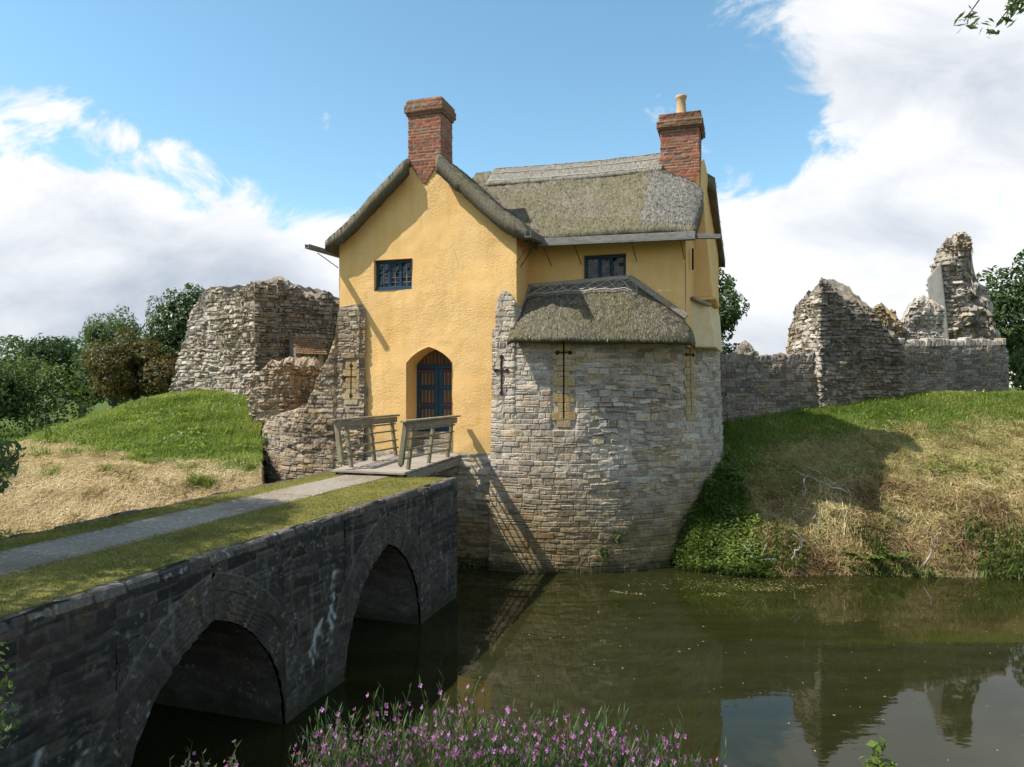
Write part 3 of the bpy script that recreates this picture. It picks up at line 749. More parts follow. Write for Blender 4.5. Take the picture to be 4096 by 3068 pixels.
# round stone drum
def flat_at(d, TH, Z, th, z0, z1, hw=.26):
    k = sstep(hw + .05, hw, abs(TH - th) * 4.6) * sstep(z0 - .30, z0 - .24, Z) * sstep(z1 + .2, z1 + .14, Z)
    return d * (1 - k) - .012 * k
def slot_cells(TH, Z, th, z0, z1, zc, arm, w):
    a, b = (TH[:-1, :-1] + TH[1:, 1:]) / 2, (Z[:-1, :-1] + Z[1:, 1:]) / 2; q = abs(a - th) * 4.6
    return ((q < w / 2 + .012) & (b > z0) & (b < z1)) | ((q < arm) & (abs(b - zc) < .03))
SLOTS = [(R(16.2), 3.50, 5.22, 4.98, .145), (R(59.3), 3.60, 5.24, 4.98, .145)]
def build_drum():
    th = np.arange(R(-5), R(118), .019 / 4.6); s = th * 4.6
    z = lin(-.7, 5.55, .019); S, Z = np.meshgrid(s, z); TH = np.broadcast_to(th, Z.shape)
    d, at = masonry(S, Z, 101, ch=(.085, .16), bw=(.16, .40), prot=.016, warp=.022, depth=.018, joint=.013)
    # robbed-out band where facing stones are missing or stand proud
    p = fbm(S * .8, Z * .9, seed=111, oct=3); rough = sstep(.46, .62, p) * sstep(.8, 2.2, S) * sstep(1.0, 2.2, Z) * (1 - sstep(4.4, 4.9, Z))
    d2, at2 = masonry(S, Z, 102, ch=(.09, .18), bw=(.16, .42), prot=.075, warp=.04, depth=.02, tilt=1.8)
    d = d * (1 - rough) + (d2 - .035) * rough
    notch = sstep(0, .05, .35 - abs(S - 3.05)) * sstep(0, .05, .28 - abs(Z - (4.35 + .1 * np.sin(S * 9)))); d -= notch * .06
    lw = sstep(1.6, .3, Z); d = d + lw * (fbm(S * 1.5, Z * 5, seed=120) - .5) * .06
    sq = .56 * np.exp(-((TH - R(47)) / R(10)) ** 2) * sstep(4.95, 5.38, Z)
    d = d + (fbm(S * .7, Z * .7, seed=112) - .5) * .05
    for q in SLOTS: d = flat_at(d, TH, Z, *q[:3])
    RR = drum_r(Z) + d + sq
    U, V = DC[0] + RR * np.sin(TH), DC[1] - RR * np.cos(TH)
    # golden quoins around the two loops
    F = grid_faces(len(z), len(th))
    hole = np.zeros((len(z) - 1, len(th) - 1), bool)
    for q in SLOTS: hole |= slot_cells(TH, Z, *q, .035)
    F = F[~hole.ravel()]
    o = mesh_obj('stone_drum', np.stack([U, V, Z], -1).reshape(-1, 3), F, M['drum'], GH, {k: (np.where(rough > .5, at2[k], at[k])).ravel() for k in at}, smooth=False)
    return o
DRUM = build_drum()

def arc_patch(mb, cu, cv, rad, th0, th1, z0, z1, proud=.03, n=4):
    th = np.linspace(th0, th1, n)
    for i in range(n - 1):
        P = []
        for zz in (z0, z1):
            r = rad(zz)
            for (t, q) in ((th[i], r + proud), (th[i + 1], r + proud), (th[i + 1], r - .12), (th[i], r - .12)):
                P.append((cu + q * math.sin(t), cv - q * math.cos(t), zz))
        mb.hexa(np.array(P), a=mb.cur)

def loop_slit(name, cu, cv, rad, th, z0, z1, zc, arm, holes, quoin, parent, w=.035):
    """arrow loop: dressed stone surround with a dark slot set into it"""
    q = MB(); z = z0 - .22; rg = random.Random(int(z0 * 1000)); k = 0; g = w / 9.2
    while z < z1 + .05:
        h = rg.uniform(.12, .22); e = min(z + h, z1 + .12)
        hw = (.24 if k % 2 else .15) + rg.uniform(-.02, .03); hw = hw if z > z0 - .02 or k == 0 else hw
        q.cur = rg.random(); lo, hi = z + .006, e - .006
        cuts = [(lo, hi)] if not (lo < zc < hi) else [(lo, zc - .016), (zc + .016, hi)]
        for a, b in cuts:
            if b - a < .01: continue
            if b < z0 + .02 or a > z1 - .01: arc_patch(q, cu, cv, rad, th - hw / 4.6, th + hw / 4.6, a, b, .012)
            else:
                arc_patch(q, cu, cv, rad, th - hw / 4.6, th - g, a, b, .012, 3); arc_patch(q, cu, cv, rad, th + g, th + hw / 4.6, a, b, .012, 3)
        z = e; k += 1
    o = bevel(q.obj(name, M['ham'], parent), .004)
    s = MB(); s.cur = .5
    arc_patch(s, cu, cv, rad, th - .3 / 4.6, th + .3 / 4.6, z0 - .1, z1 + .1, -.13, 4)
    def disc(t, zz, r=.05):
        rr = rad(zz) + .0145; nrm = np.array([math.sin(t), -math.cos(t), 0]); tn = np.array([math.cos(t), math.sin(t), 0])
        c = np.array([cu + rr * math.sin(t), cv - rr * math.cos(t), zz]); ph = np.linspace(0, 2 * math.pi, 14, endpoint=False)
        ring = [c + tn * (r * math.cos(p)) + np.array([0, 0, r * math.sin(p)]) for p in ph]; back = [p - nrm * .12 for p in ring]
        s.add(np.array([c] + ring + back), [[1 + i, 1 + (i + 1) % 14, 15 + (i + 1) % 14, 15 + i] for i in range(14)], [[0, 1 + i, 1 + (i + 1) % 14] for i in range(14)])
    for t, zz in holes: disc(t, zz)
    s.obj('arrow_slot', M['slot'], o)
    return o
drad = lambda z: float(drum_r(z)) + .005
loop_slit('arrow_loop', .3, 7, drad, R(16.2), 3.50, 5.22, 4.98, .145, [(R(16.2) - .145 / 4.6, 4.98), (R(16.2) + .145 / 4.6, 4.98)], True, DRUM)
loop_slit('arrow_loop', .3, 7, drad, R(59.3), 3.60, 5.24, 4.98, .145, [(R(59.3) - .145 / 4.6, 4.98), (R(59.3) + .145 / 4.6, 4.98)], True, DRUM)

# stump of the drum's old wall against the gable corner and the plinth under the yellow wall
tops = lambda x, y: 6.28 + 0 * x + .1 * np.sin(x * 9)
st = ruin('stone_stump', [(-.01, 2.425), (.46, 2.405), (.56, 2.72), (.04, 2.76)], tops, -.5, M['drum'], GH, 131, res=.03, lump=.03, capn=5, smooth=2, prot=.02, ch=(.09, .18), bw=(.16, .4))
sl = MB(); 
def cross(mb, u, v, z0, z1, zc, arm):
    mb.box(u - .016, u + .016, v, v + .1, z0, z1); mb.box(u - arm, u + arm, v + .002, v + .1, zc - .014, zc + .014)
    for (a, b) in ((u - arm, zc), (u + arm, zc), (u, z0), (u, z1)):
        ph = np.linspace(0, 2 * math.pi, 14, endpoint=False); r = .045
        ring = [(a + r * math.cos(p), v - .002, b + r * math.sin(p)) for p in ph]; bk = [(x, v + .1, z) for x, y, z in ring]
        mb.add(np.array([(a, v - .002, b)] + ring + bk), [[1 + i, 15 + i, 15 + (i + 1) % 14, 1 + (i + 1) % 14] for i in range(14)], [[0, 1 + i, 1 + (i + 1) % 14] for i in range(14)])
cross(sl, .15, 2.375, 4.06, 4.90, 4.58, .14)
sl.obj('arrow_slot', M['slot'], st)
flat_wall('stone_plinth', (-3.5, 2.475), (.1, 2.475), -.7, 2.64, M['drum'], GH, 141, .03, prot=.05, warp=.04, ch=(.09, .18))

# chimneys
def brick_ring(name, u0, u1, v0, v1, z0, z1, mat, parent, seed, flare=None, res=.018):
    X, s = resample([(u0, v0), (u1, v0), (u1, v1), (u0, v1)], res)
    c = np.array([(u0 + u1) / 2, (v0 + v1) / 2])
    z = lin(z0, z1, res); S, Z = np.meshgrid(s, z)
    d, at = masonry(S, Z, seed, ch=(.072, .078), bw=(.20, .23), warp=.006, prot=.012, joint=.010, depth=.010, grain=.003, skew=.25, split=0, wave=.01)
    k = 1 + (d * 1.0 + (flare(Z) if flare else 0)) / .42
    P = np.stack([c[0] + (X[:, 0] - c[0]) * k, c[1] + (X[:, 1] - c[1]) * k, Z], -1)
    V = P.reshape(-1, 3); n = len(s); F = grid_faces(len(z), n, closed=True)
    V = np.vstack([V, [c[0], c[1], z1 + .02]]); b = (len(z) - 1) * n
    F3 = np.array([[b + i, b + (i + 1) % n, len(V) - 1] for i in range(n)])
    A = {q: np.concatenate([w.ravel(), [.5]]) for q, w in at.items()}
    return mesh_obj(name, V, [F, F3], mat, parent, A)
ch = brick_ring('chimney', -2.245, -1.405, 2.47, 3.16, 9.60, 10.78, M['brick'], GH, 151)
brick_ring('chimney_cap', -2.245, -1.405, 2.47, 3.16, 10.74, 11.14, M['brick_cap'], ch, 152, lambda z: .03 + .05 * (z > 10.80) - .03 * (z > 10.99) - .05 * sstep(11.08, 11.14, z))
ch2 = brick_ring('chimney', 3.47, 4.41, 5.25, 6.2, 8.8, 10.78, M['brick'], GH, 153, lambda z: .02 * (z < 10.05))
brick_ring('chimney_cap', 3.47, 4.41, 5.25, 6.2, 10.72, 11.12, M['brick_cap'], ch2, 154, lambda z: .02 + .05 * ((z > 10.76) & (z < 10.95)) + .01)
def pot():
    pr = [(.0, .115), (.05, .135), (.12, .135), (.14, .115), (.16, .105), (.52, .088), (.55, .105), (.60, .118), (.63, .11), (.64, .08), (.5, .075)]
    z = np.array([p[0] for p in pr]) + 11.10; r = np.array([p[1] for p in pr]) * 1.25; th = np.linspace(0, 2 * math.pi, 24, endpoint=False)
    V = np.stack([3.94 + r[:, None] * np.cos(th), 5.72 + r[:, None] * np.sin(th), np.broadcast_to(z[:, None], (len(z), 24))], -1)
    mesh_obj('chimney_pot', V.reshape(-1, 3), grid_faces(len(z), 24, closed=True), M['pot'], ch2)
pot()
def brick_toe():
    u = lin(-2.25, -1.40, .015); z = lin(9.08, 9.72, .015); U, Z = np.meshgrid(u, z)
    d, at = masonry(U, Z, 161, ch=(.072, .078), bw=(.20, .23), warp=.004, prot=.01, joint=.01, depth=.008, grain=.003, skew=.25, split=0, wave=.0)
    zc = np.floor(Z / .075) * .075; hw = np.clip((zc - 9.05) / .58, 0, 1) * .39 + .04
    m = (abs(U - UC) < hw)[:-1, :-1] & (abs(U - UC) < hw)[1:, 1:]
    P = np.stack([U, 2.462 - d, Z], -1)
    mesh_obj('brick_toe', P.reshape(-1, 3), grid_faces(len(z), len(u), mask=m), M['brick'], GH, {k: v.ravel() for k, v in at.items()})
brick_toe()

# windows
def window(w, f, parent, setback=.07):
    u0, u1, z0, z1 = w; e = empty('window', (0, 0, 0), 0, parent)
    y = f + setback; fr = MB(); fw = .075
    fr.box(u0 + .003, u0 + fw, y, y + .07, z0 + .09, z1 - .003); fr.box(u1 - fw, u1 - .003, y, y + .07, z0 + .09, z1 - .003)
    fr.box(u0 + .003, u1 - .003, y - .003, y + .073, z1 - fw, z1 - .001); fr.box(u0 + .003, u1 - .003, y - .05, y + .075, z0 + .001, z0 + .092)
    iw = (u1 - u0 - 2 * fw); lw = (iw - 2 * .06) / 3; xs = []
    for k in range(3):
        a = u0 + fw + k * (lw + .06); xs.append((a, a + lw))
        if k: fr.box(a - .06, a, y + .002, y + .068, z0 + .09, z1 - fw)
    ca, cb = xs[1]; q = .028
    fr.box(ca, ca + q, y + .012, y + .05, z0 + .09, z1 - fw); fr.box(cb - q, cb, y + .012, y + .05, z0 + .09, z1 - fw)
    fr.box(ca, cb, y + .014, y + .05, z0 + .09, z0 + .09 + q); fr.box(ca, cb, y + .014, y + .05, z1 - fw - q, z1 - fw)
    bevel(fr.obj('window_frame', M['blue'], e), .006)
    ld = MB(); za, zb = z0 + .09, z1 - fw
    for (a, b) in xs:
        g = MB(); nz = 5
        for r in range(nz):
            for c in range(2):
                p, q2 = a + (b - a) * c / 2, a + (b - a) * (c + 1) / 2; r0, r1 = za + (zb - za) * r / nz, za + (zb - za) * (r + 1) / nz
                t = RNG.normal(0, .004, 4)
                g.add([(p, y + .036 + t[0], r0), (q2, y + .036 + t[1], r0), (q2, y + .036 + t[2], r1), (p, y + .036 + t[3], r1)], [[0, 1, 2, 3]])
        g.obj('window_pane', M['glass'], e)
        m = (a + b) / 2; ld.box(m - .006, m + .006, y + .022, y + .034, za, zb)
        for r in range(1, nz): zz = za + (zb - za) * r / nz; ld.box(a, b, y + .0225, y + .0335, zz - .005, zz + .005)
    ld.obj('lead_cames', M['lead'], e)
    for pts in ([(cb - .02, y - .01, z0 + .12), (cb - .06, y - .055, z0 + .13), (cb - .12, y - .06, z0 + .125)], [(cb + .14, y - .01, z0 + .12), (cb + .11, y - .055, z0 + .13)]):
        st = MB(); st.tube(pts, .007, 5); st.obj('window_catch', M['iron'], e)
    return e
window(W1, 2.5, GH, .10); window(W2, HV, GH, .08)

# door
def build_door():
    e = empty('door', (0, 0, 0), 0, GH); y = 3.08; zb = 3.10; zt = 4.70; mid = (DL + DR) / 2
    u0, u1 = DL + .005, DR - .005
    bk = MB(); us = np.linspace(u0, u1, 20); za = np.maximum(door_arch(us) - .0, zt)
    P = np.vstack([np.stack([us, np.full(20, y + .06), np.full(20, zb)], -1), np.stack([us, np.full(20, y + .06), za], -1)])
    bk.add(P, [[i, i + 1, 21 + i, 20 + i] for i in range(19)]); bk.obj('tympanum', M['brownwood'], e)
    sl = MB()
    for k in range(11):
        u = u0 + .10 + k * (u1 - u0 - .2) / 10; top = float(door_arch(np.array([u]))[0]) - .06
        if top > zt + .06: sl.box(u - .009, u + .009, y + .035, y + .058, zt + .06, top)
    sl.obj('pale_mouldings', M['whiteline'], e)
    ln = MB(); ln.box(u0, u1, y - .01, y + .058, zt - .05, zt + .05); bevel(ln.obj('lintel', M['blue'], e), .006)
    for sgn in (0, 1):
        a, b = (u0, mid - .004) if sgn == 0 else (mid + .004, u1)
        lf = empty('door_leaf', (0, 0, 0), 0, e)
        fr = MB(); st = .105
        fr.box(a, a + st, y, y + .05, zb, zt - .055); fr.box(b - st, b, y, y + .05, zb, zt - .055)
        for (p, q) in ((zb, zb + .16), (3.66, 3.80), (4.14, 4.24), (zt - .13, zt - .056)): fr.box(a + st, b - st, y + .002, y + .048, p, q)
        bevel(fr.obj('leaf_frame', M['blue'], lf), .005)
        pn = MB(); pn.box(a + st, b - st, y + .03, y + .045, zb + .16, zt - .13); pn.obj('leaf_panel', M['brownwood'], lf)
        w = MB()
        for k in range(4):
            u = a + st + (b - a - 2 * st) * (k + .5) / 4
            for (p, q) in ((zb + .16, 3.66), (3.80, 4.14), (4.24, zt - .13)): w.box(u - .008, u + .008, y + .008, y + .03, p + .01, q - .01)
        w.obj('pale_mouldings', M['whiteline'], lf)
        for zz in (3.75, 4.60):
            h = MB(); h.box(a + .02 if sgn == 0 else a + .12, b - .12 if sgn == 0 else b - .02, y - .012, y, zz - .018, zz + .018)
            h.obj('hinge_band', M['red'], lf)
    stp = MB()
    for k in range(3): stp.box(DL - .0 + .003, DR - .003, 2.52 + k * .2, 3.2, 2.56 + .18 * k, 2.735 + .18 * k, .006)
    bevel(stp.obj('door_steps', M['paving'], GH), .015)
build_door()

# timber gutters and their iron stays
def trough(name, p0, p1, w, h, parent):
    mb = MB(); p0, p1 = np.array(p0, float), np.array(p1, float); d = (p1 - p0) / np.linalg.norm(p1 - p0); sd = np.array([d[1], -d[0], 0]); sd /= np.linalg.norm(sd); t = .022
    mb.bar(p0 - (0, 0, h / 2), p1 - (0, 0, h / 2), w, t)
    for q in (-1, 1): mb.bar(p0 + sd * q * (w / 2 - t / 2) + (0, 0, t / 2 + .002), p1 + sd * q * (w / 2 - t / 2) + (0, 0, t / 2 + .002), t, h)
    return bevel(mb.obj(name, M['gutter'], parent), .004)
g1 = trough('gutter', (.86, 3.02, 7.60), (4.46, 3.02, 7.54), .17, .15, GH); trough('gutter_spout', (4.40, 3.03, 7.53), (5.0, 3.03, 7.49), .11, .07, g1)
g2 = trough('gutter', (.92, 3.0, 7.66), (.92, 1.95, 7.60), .15, .13, GH)
g3 = trough('gutter', (-4.50, 8.2, 7.70), (-4.45, 1.5, 7.56), .12, .08, GH)
def stay(a, b, g):
    st = MB(); st.tube([a, b], .011, 6); st.obj('iron_stay', M['iron'], g)
for u in (.98, 1.72, 3.04, 4.13): stay((u, 3.02, 7.52), (u + .05, HV - .01, 7.14), g1)
stay((.9, 2.3, 7.55), (.5, 2.42, 7.05), g2); stay((.9, 2.75, 7.58), (.49, 2.8, 7.02), g2); stay((-4.45, 1.95, 7.48), (-4.18, 2.46, 7.18), g3)

# ------------------------------------------------------------------ ruined left drum
LC = (-3.98, 7.0)
def build_left_drum():
    E = house_empty('ruined_tower')
    tag(E, 'broken round stone tower stump stepping up to the left corner of the yellow gable', 'ruined tower')
    deg = np.array([-180, -110, -75, -48, -35, -20, -15.2, -11.3, -6.7, -3.4, -2.2, 5.5, 7.5]); zz = np.array([3.0, 3.1, 3.05, 3.18, 3.45, 3.6, 3.72, 4.3, 4.92, 5.45, 6.22, 6.26, 6.1])
    th = np.arange(R(-130), R(7.2), .022 / 4.6); s = th * 4.6
    rag = (np.floor(fbm(s * 3.2, s * 0, seed=201) * 6) / 6 - .5) * .24
    tp = np.interp(np.degrees(th), deg, zz) + rag * (np.degrees(th) < -3)
    nr = 300; k = np.linspace(0, 1, nr)[:, None]; b = -.7
    Z = b + (tp - b) * k; S = np.broadcast_to(s, Z.shape); TH = np.broadcast_to(th, Z.shape)
    d, at = masonry(S, Z, 202, ch=(.085, .16), bw=(.15, .38), prot=.035, warp=.025, depth=.022)
    rough = sstep(.42, .6, fbm(S * .8, Z * .8, seed=203)) * sstep(2.2, 2.6, Z) * (1 - sstep(4.2, 5, Z)); d = d + rough * (fbm(S * 5, Z * 7, seed=204) - .5) * .16
    edge = sstep(R(-58), R(-72), TH); d = d + edge * (fbm(S * 4, Z * 6, seed=207) - .5) * .3
    d = flat_at(d, TH, Z, R(2.6), 3.98, 4.72, .20)
    RR = 4.75 - .17 * np.clip(Z / 5.3, 0, 1) + d - .07 * np.exp(-(tp - Z) / .12)
    rows = [(DCu, DCv, z_) for DCu, DCv, z_ in ()]
    U = LC[0] + RR * np.sin(TH); V = LC[1] - RR * np.cos(TH)
    cap = 14
    for q in range(1, cap + 1):
        f = q / cap; rq = RR[-1] - 1.25 * f
        zq = tp + (fbm(s * 4, s * 0 + f * 5, seed=205) - .5) * .3 * min(1, f * 3) + .10 * math.sin(f * 3)
        if q > cap - 3: zq = zq - (q - cap + 3) * .5
        keep = np.minimum(zq, 9)
        U = np.vstack([U, LC[0] + rq * np.sin(th)]); V = np.vstack([V, LC[1] - rq * np.cos(th)]); Z = np.vstack([Z, keep])
    # end faces running back into the gable
    r1 = np.vstack([at['r1']] + [_hash(np.floor(s * 4), np.full(len(s), q // 3), seed=9)[None] for q in range(cap)]); mo = np.vstack([at['mo']] + [vnoise(s * 5, s * 0 + q)[None] * .6 for q in range(cap)])
    o = mesh_obj('stone_drum', np.stack([U, V, Z], -1).reshape(-1, 3), grid_faces(nr + cap, len(th))[~slot_cells(np.broadcast_to(th, Z.shape), Z, R(2.6), 3.98, 4.72, 4.44, .21, .035).ravel()], M['drum_ruin'], E, {'r1': r1, 'mo': mo}, smooth=False)
    # broken edge against the gable
    ruin('broken_edge', [(-3.62, 2.41), (-3.40, 2.43), (-3.36, 2.75), (-3.62, 2.75)], lambda x, y: 6.15 - 1.0 * np.clip((x + 3.56) / .2, 0, 1) * 2.2 + 0 * y, -.5, M['drum_ruin'], E, 211, .03, lump=.03, capn=4, smooth=2, prot=.03)
    lr = lambda z: 4.75 - .17 * max(0, min(1, z / 5.3)) + .01
    loop_slit('arrow_loop', LC[0], LC[1], lr, R(2.6), 3.98, 4.72, 4.44, .22, [(R(2.6) - .22 / 4.6, 4.44), (R(2.6) + .22 / 4.6, 4.44), (R(2.6), 3.98), (R(2.6), 4.72)], True, E)
    fern = leaf_cloud([((-7.0, 3.45, 2.75), (.16, .16, .22))], 220, .07, 19)
    foliage('wall_fern', fern, M['leaf_mid'], E)

# ------------------------------------------------------------------ foliage helpers
def leaf_cloud(blobs, n, size, seed, shell=.55, flat=.3, aspect=.5, droop=0):
    rg = np.random.default_rng(seed)
    vol = np.array([b[1][0] * b[1][1] * b[1][2] for b in blobs]) ** .67; idx = rg.choice(len(blobs), n, p=vol / vol.sum())
    cen = np.array([b[0] for b in blobs], float)[idx]; rad = np.array([b[1] for b in blobs], float)[idx]
    d = rg.normal(size=(n, 3)); d /= np.linalg.norm(d, axis=1, keepdims=True)
    r = rg.uniform(shell, 1.0, (n, 1)) ** .7
    P = cen + d * rad * r
    lump = fbm(P[:, 0] * 1.7 / max(.4, size * 6), P[:, 1] * 1.7 / max(.4, size * 6), P[:, 2] * 1.7 / max(.4, size * 6), seed=seed)
    keep = lump > .40; P, d, idx = P[keep], d[keep], idx[keep]; n = len(P)
    N = d + rg.normal(0, .55, (n, 3)) + np.array([0, 0, flat]); N /= np.linalg.norm(N, axis=1, keepdims=True)
    A = np.cross(N, rg.normal(size=(n, 3))); A /= np.linalg.norm(A, axis=1, keepdims=True); A = A + np.array([0, 0, -droop]); A /= np.linalg.norm(A, axis=1, keepdims=True)
    B = np.cross(N, A); sz = size * rg.uniform(.6, 1.35, (n, 1))
    V = np.stack([P - A * sz * .5, P + B * sz * aspect * .5 + N * sz * .08, P + A * sz * .5, P - B * sz * aspect * .5 + N * sz * .08], 1)
    tone = np.clip(rg.normal(.5, .22, n) + (_hash(idx, seed=seed) - .5) * .35, 0, 1)
    return V.reshape(-1, 3), np.repeat(tone, 4)

def foliage(name, vt, mat, parent=None):
    V, t = vt
    return mesh_obj(name, V, np.arange(len(V)).reshape(-1, 4), mat, parent, {'r1': t}, smooth=False)

def crown_blobs(center, rad, k, br, seed, squash=.85):
    rg = random.Random(seed); out = []
    for i in range(k):
        th = rg.uniform(0, 2 * math.pi); cz = rg.uniform(-.75, 1); q = math.sqrt(max(0, 1 - cz * cz)); f = rg.uniform(.45, .9)
        b = br * rg.uniform(.65, 1.25)
        out.append(((center[0] + rad[0] * q * math.cos(th) * f, center[1] + rad[1] * q * math.sin(th) * f, center[2] + rad[2] * cz * f), (b, b, b * squash)))
    return out

def tree(name, label, cat, base, center, rad, k, br, n, size, mat, seed, trunk=.2, group=None, droop=0, aspect=.5, extra=None):
    z0 = base[2]; E = empty(name, base); tag(E, label, cat, group)
    rel = (center[0] - base[0], center[1] - base[1], center[2] - z0)
    bl = crown_blobs(rel, rad, k, br, seed) + [(tuple(np.array(c) - np.array(base)), r) for c, r in (extra or [])]
    foliage('crown', leaf_cloud(bl, n, size, seed, droop=droop, aspect=aspect), mat, E)
    mb = MB(); rg = np.random.default_rng(seed)
    top = np.array(rel); t = np.linspace(0, 1, 7)[:, None]
    mid = top * t + np.stack([np.sin(t[:, 0] * 5) * .08, np.cos(t[:, 0] * 4) * .08, 0 * t[:, 0]], -1) * min(1, rad[0]); mid[0] = (0, 0, -.3)
    mb.tube(mid, trunk * (1.25 - t[:, 0]), 8)
    for i in range(0, len(bl), max(1, len(bl) // 14)):
        c = np.array(bl[i][0]); a = mid[rg.integers(2, 6)]; q = np.linspace(0, 1, 5)[:, None]
        mb.tube(a + (c - a) * q + np.array([0, 0, .15]) * np.sin(q * 3.1), trunk * .35 * (1.1 - q[:, 0]), 5)
    mb.obj('trunk', M['bark'], E, smooth=True)
    return E

build_left_drum()

# ------------------------------------------------------------------ castle ruins
gz = lambda x, y: ground_h(x, y) - .5
def kx(px): return (px - 1106) / 1550
def kz(py): return (836 - py) / 1550
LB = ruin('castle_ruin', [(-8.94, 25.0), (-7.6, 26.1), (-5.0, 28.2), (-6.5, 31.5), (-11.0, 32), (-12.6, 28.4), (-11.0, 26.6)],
     image_skyline([(-.62, .10), (-.445, .105), (-.437, .121), (-.425, .134), (-.40, .136), (-.392, .124), (-.377, .136), (-.357, .143), (-.326, .144), (-.30, .136), (-.274, .122), (-.261, .130), (-.24, .118), (-.2, .11)]),
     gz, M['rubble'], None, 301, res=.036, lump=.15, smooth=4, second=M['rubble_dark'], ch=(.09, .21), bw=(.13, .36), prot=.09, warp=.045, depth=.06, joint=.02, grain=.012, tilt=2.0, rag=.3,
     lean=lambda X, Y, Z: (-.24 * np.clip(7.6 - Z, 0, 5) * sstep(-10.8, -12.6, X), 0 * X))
tag(LB, 'tall pale rubble ruin with lit left face on the green mound', 'castle ruin')
def dark_face():
    a, b = np.array([-8.80, 25.02]), np.array([-5.0, 28.13]); return a, b
# tiled niche on the ruin
def niche():
    E = empty('tiled_hut', (-7.55, 25.9, 3.6)); tag(E, 'small lean-to with mossy clay tile roof and grey door set against the ruin', 'lean-to hut')
    t = np.array([.774, .633, 0]); n = np.array([.633, -.774, 0]); up = np.array([0, 0, 1.])
    rows = 9; mb = MB(); w0, w1 = .48, .58
    for r in range(rows):
        f0, f1 = r / rows, (r + 1.25) / rows
        for c in range(9):
            a0, a1 = -1 + 2 * c / 9 + .01, -1 + 2 * (c + 1) / 9 - .01
            q = lambda a, f, h: t * a * (w0 + (w1 - w0) * f) + n * (.05 + .75 * f) + up * (2.42 - .66 * f + h) + t * .0
            sh = .5 / 9 if r % 2 else 0
            mb.add([q(a0 + sh, f0, 0), q(a1 + sh, f0, 0), q(a1 + sh, f1, .02 + .012 * random.random()), q(a0 + sh, f1, .02 + .012 * random.random())], [[0, 1, 2, 3]])
    mb.obj('tiled_roof', M['tile'], E)
    w = MB()
    for sgn in (-1, 1):
        p = t * sgn * .42
        w.hexa(np.array([p - t * .09 + n * .0, p + t * .09 + n * .0, p + t * .09 + n * .6, p - t * .09 + n * .6] + [p - t * .09 + n * .0 + up * 2.36, p + t * .09 + n * .0 + up * 2.36, p + t * .09 + n * .6 + up * 1.86, p - t * .09 + n * .6 + up * 1.86]))
    w.obj('stone_jambs', M['rubble_dark'], E)
    d = MB()
    for k in range(5):
        p = t * (-.32 + .128 * k); d.hexa(np.array([p + n * .42, p + t * .12 + n * .42, p + t * .12 + n * .46, p + n * .46] + [p + n * .42 + up * 1.9, p + t * .12 + n * .42 + up * 1.9, p + t * .12 + n * .46 + up * 1.87, p + n * .46 + up * 1.87]))
    d.obj('plank_door', M['oak'], E)
niche()
o = ruin('low_ruin', [(-8.15, 22.6), (-7.5, 21.9), (-6.7, 21.75), (-6.35, 22.1), (-5.75, 22.1), (-5.2, 22.7), (-5.6, 23.6), (-7.5, 23.5)],
     image_skyline([(-.40, .0), (-.362, .0), (-.352, .015), (-.342, .029), (-.31, .033), (-.275, .033), (-.262, .02), (-.25, .01), (-.2, .0)]), 1.5, M['drum_ruin'], None, 311, .036, lump=.22, smooth=3, ch=(.09, .2), bw=(.12, .3), prot=.12, warp=.06, depth=.06, joint=.022, grain=.015, tilt=2.2, rag=.2)
tag(o, 'low rounded rubble stump between the round tower and the tall left ruin', 'castle ruin')

# right hand curtain wall
def cope(mb, p0, p1, z, seed, tilt=.35, h=.2, step=.17, wid=.34):
    rg = random.Random(seed); p0, p1 = np.array(p0), np.array(p1); Ln = np.linalg.norm(p1 - p0); t = (p1 - p0) / Ln; n = np.array([-t[1], t[0]]); s = 0
    while s < Ln - .05:
        w = rg.uniform(.6, 1.25) * step; hh = h * rg.uniform(.6, 1.3); zz = z(s) if callable(z) else z; tl = tilt * rg.uniform(.5, 1.3) * hh
        P = []
        for q, sh in ((-.06, 0), (hh, tl)):
            k = 1 if q < 0 else .75
            for a, b in ((s, -wid / 2 * k), (s + w * .94, -wid / 2 * k), (s + w * .94, wid / 2 * k), (s, wid / 2 * k)):
                c = p0 + t * (a + sh) + n * b; P.append((c[0], c[1], zz + q))
        P = np.array(P) + np.array([[rg.uniform(-.02, .02) for _ in range(3)] for _ in range(8)])
        mb.hexa(P, a=rg.random()); s += w
def rect(p0, p1, w):
    p0, p1 = np.array(p0, float), np.array(p1, float); t = (p1 - p0) / np.linalg.norm(p1 - p0); n = np.array([-t[1], t[0]])
    return [tuple(p0), tuple(p1), tuple(p1 + n * w), tuple(p0 + n * w)]
E = empty('boundary_wall', (8.0, 21.9, 3.0)); tag(E, 'dark rubble wall with upright coping stones beside the round tower', 'stone wall')
def off(o, e): o.parent = e; o.matrix_parent_inverse = Matrix.Translation(e.location).inverted(); return o
off(ruin('wall_face', rect((5.6, 21.0), (9.75, 22.4), .45), lambda x, y: 5.0 + 0 * x + .03 * (x - 7), gz, M['wallstone'], None, 321, .03, lump=.05, smooth=1, capn=4, ch=(.08, .16), bw=(.16, .4), prot=.03), E)
mb = MB(); cope(mb, (5.7, 21.25), (9.4, 22.5), 5.0, 5, .7, .22, .15, .36); off(bevel(mb.obj('coping', M['wallstone']), .02), E)
E = empty('boundary_wall', (15, 24.2, 3.6)); tag(E, 'dark rubble wall with pale tilted coping, right of the gabled ruin', 'stone wall')
off(ruin('wall_face', rect((12.3, 23.25), (17.3, 25.0), .45), lambda x, y: 5.52 + .03 * (x - 13), gz, M['wallstone'], None, 331, .03, lump=.05, smooth=1, capn=4, ch=(.09, .17), bw=(.2, .45), prot=.025), E)
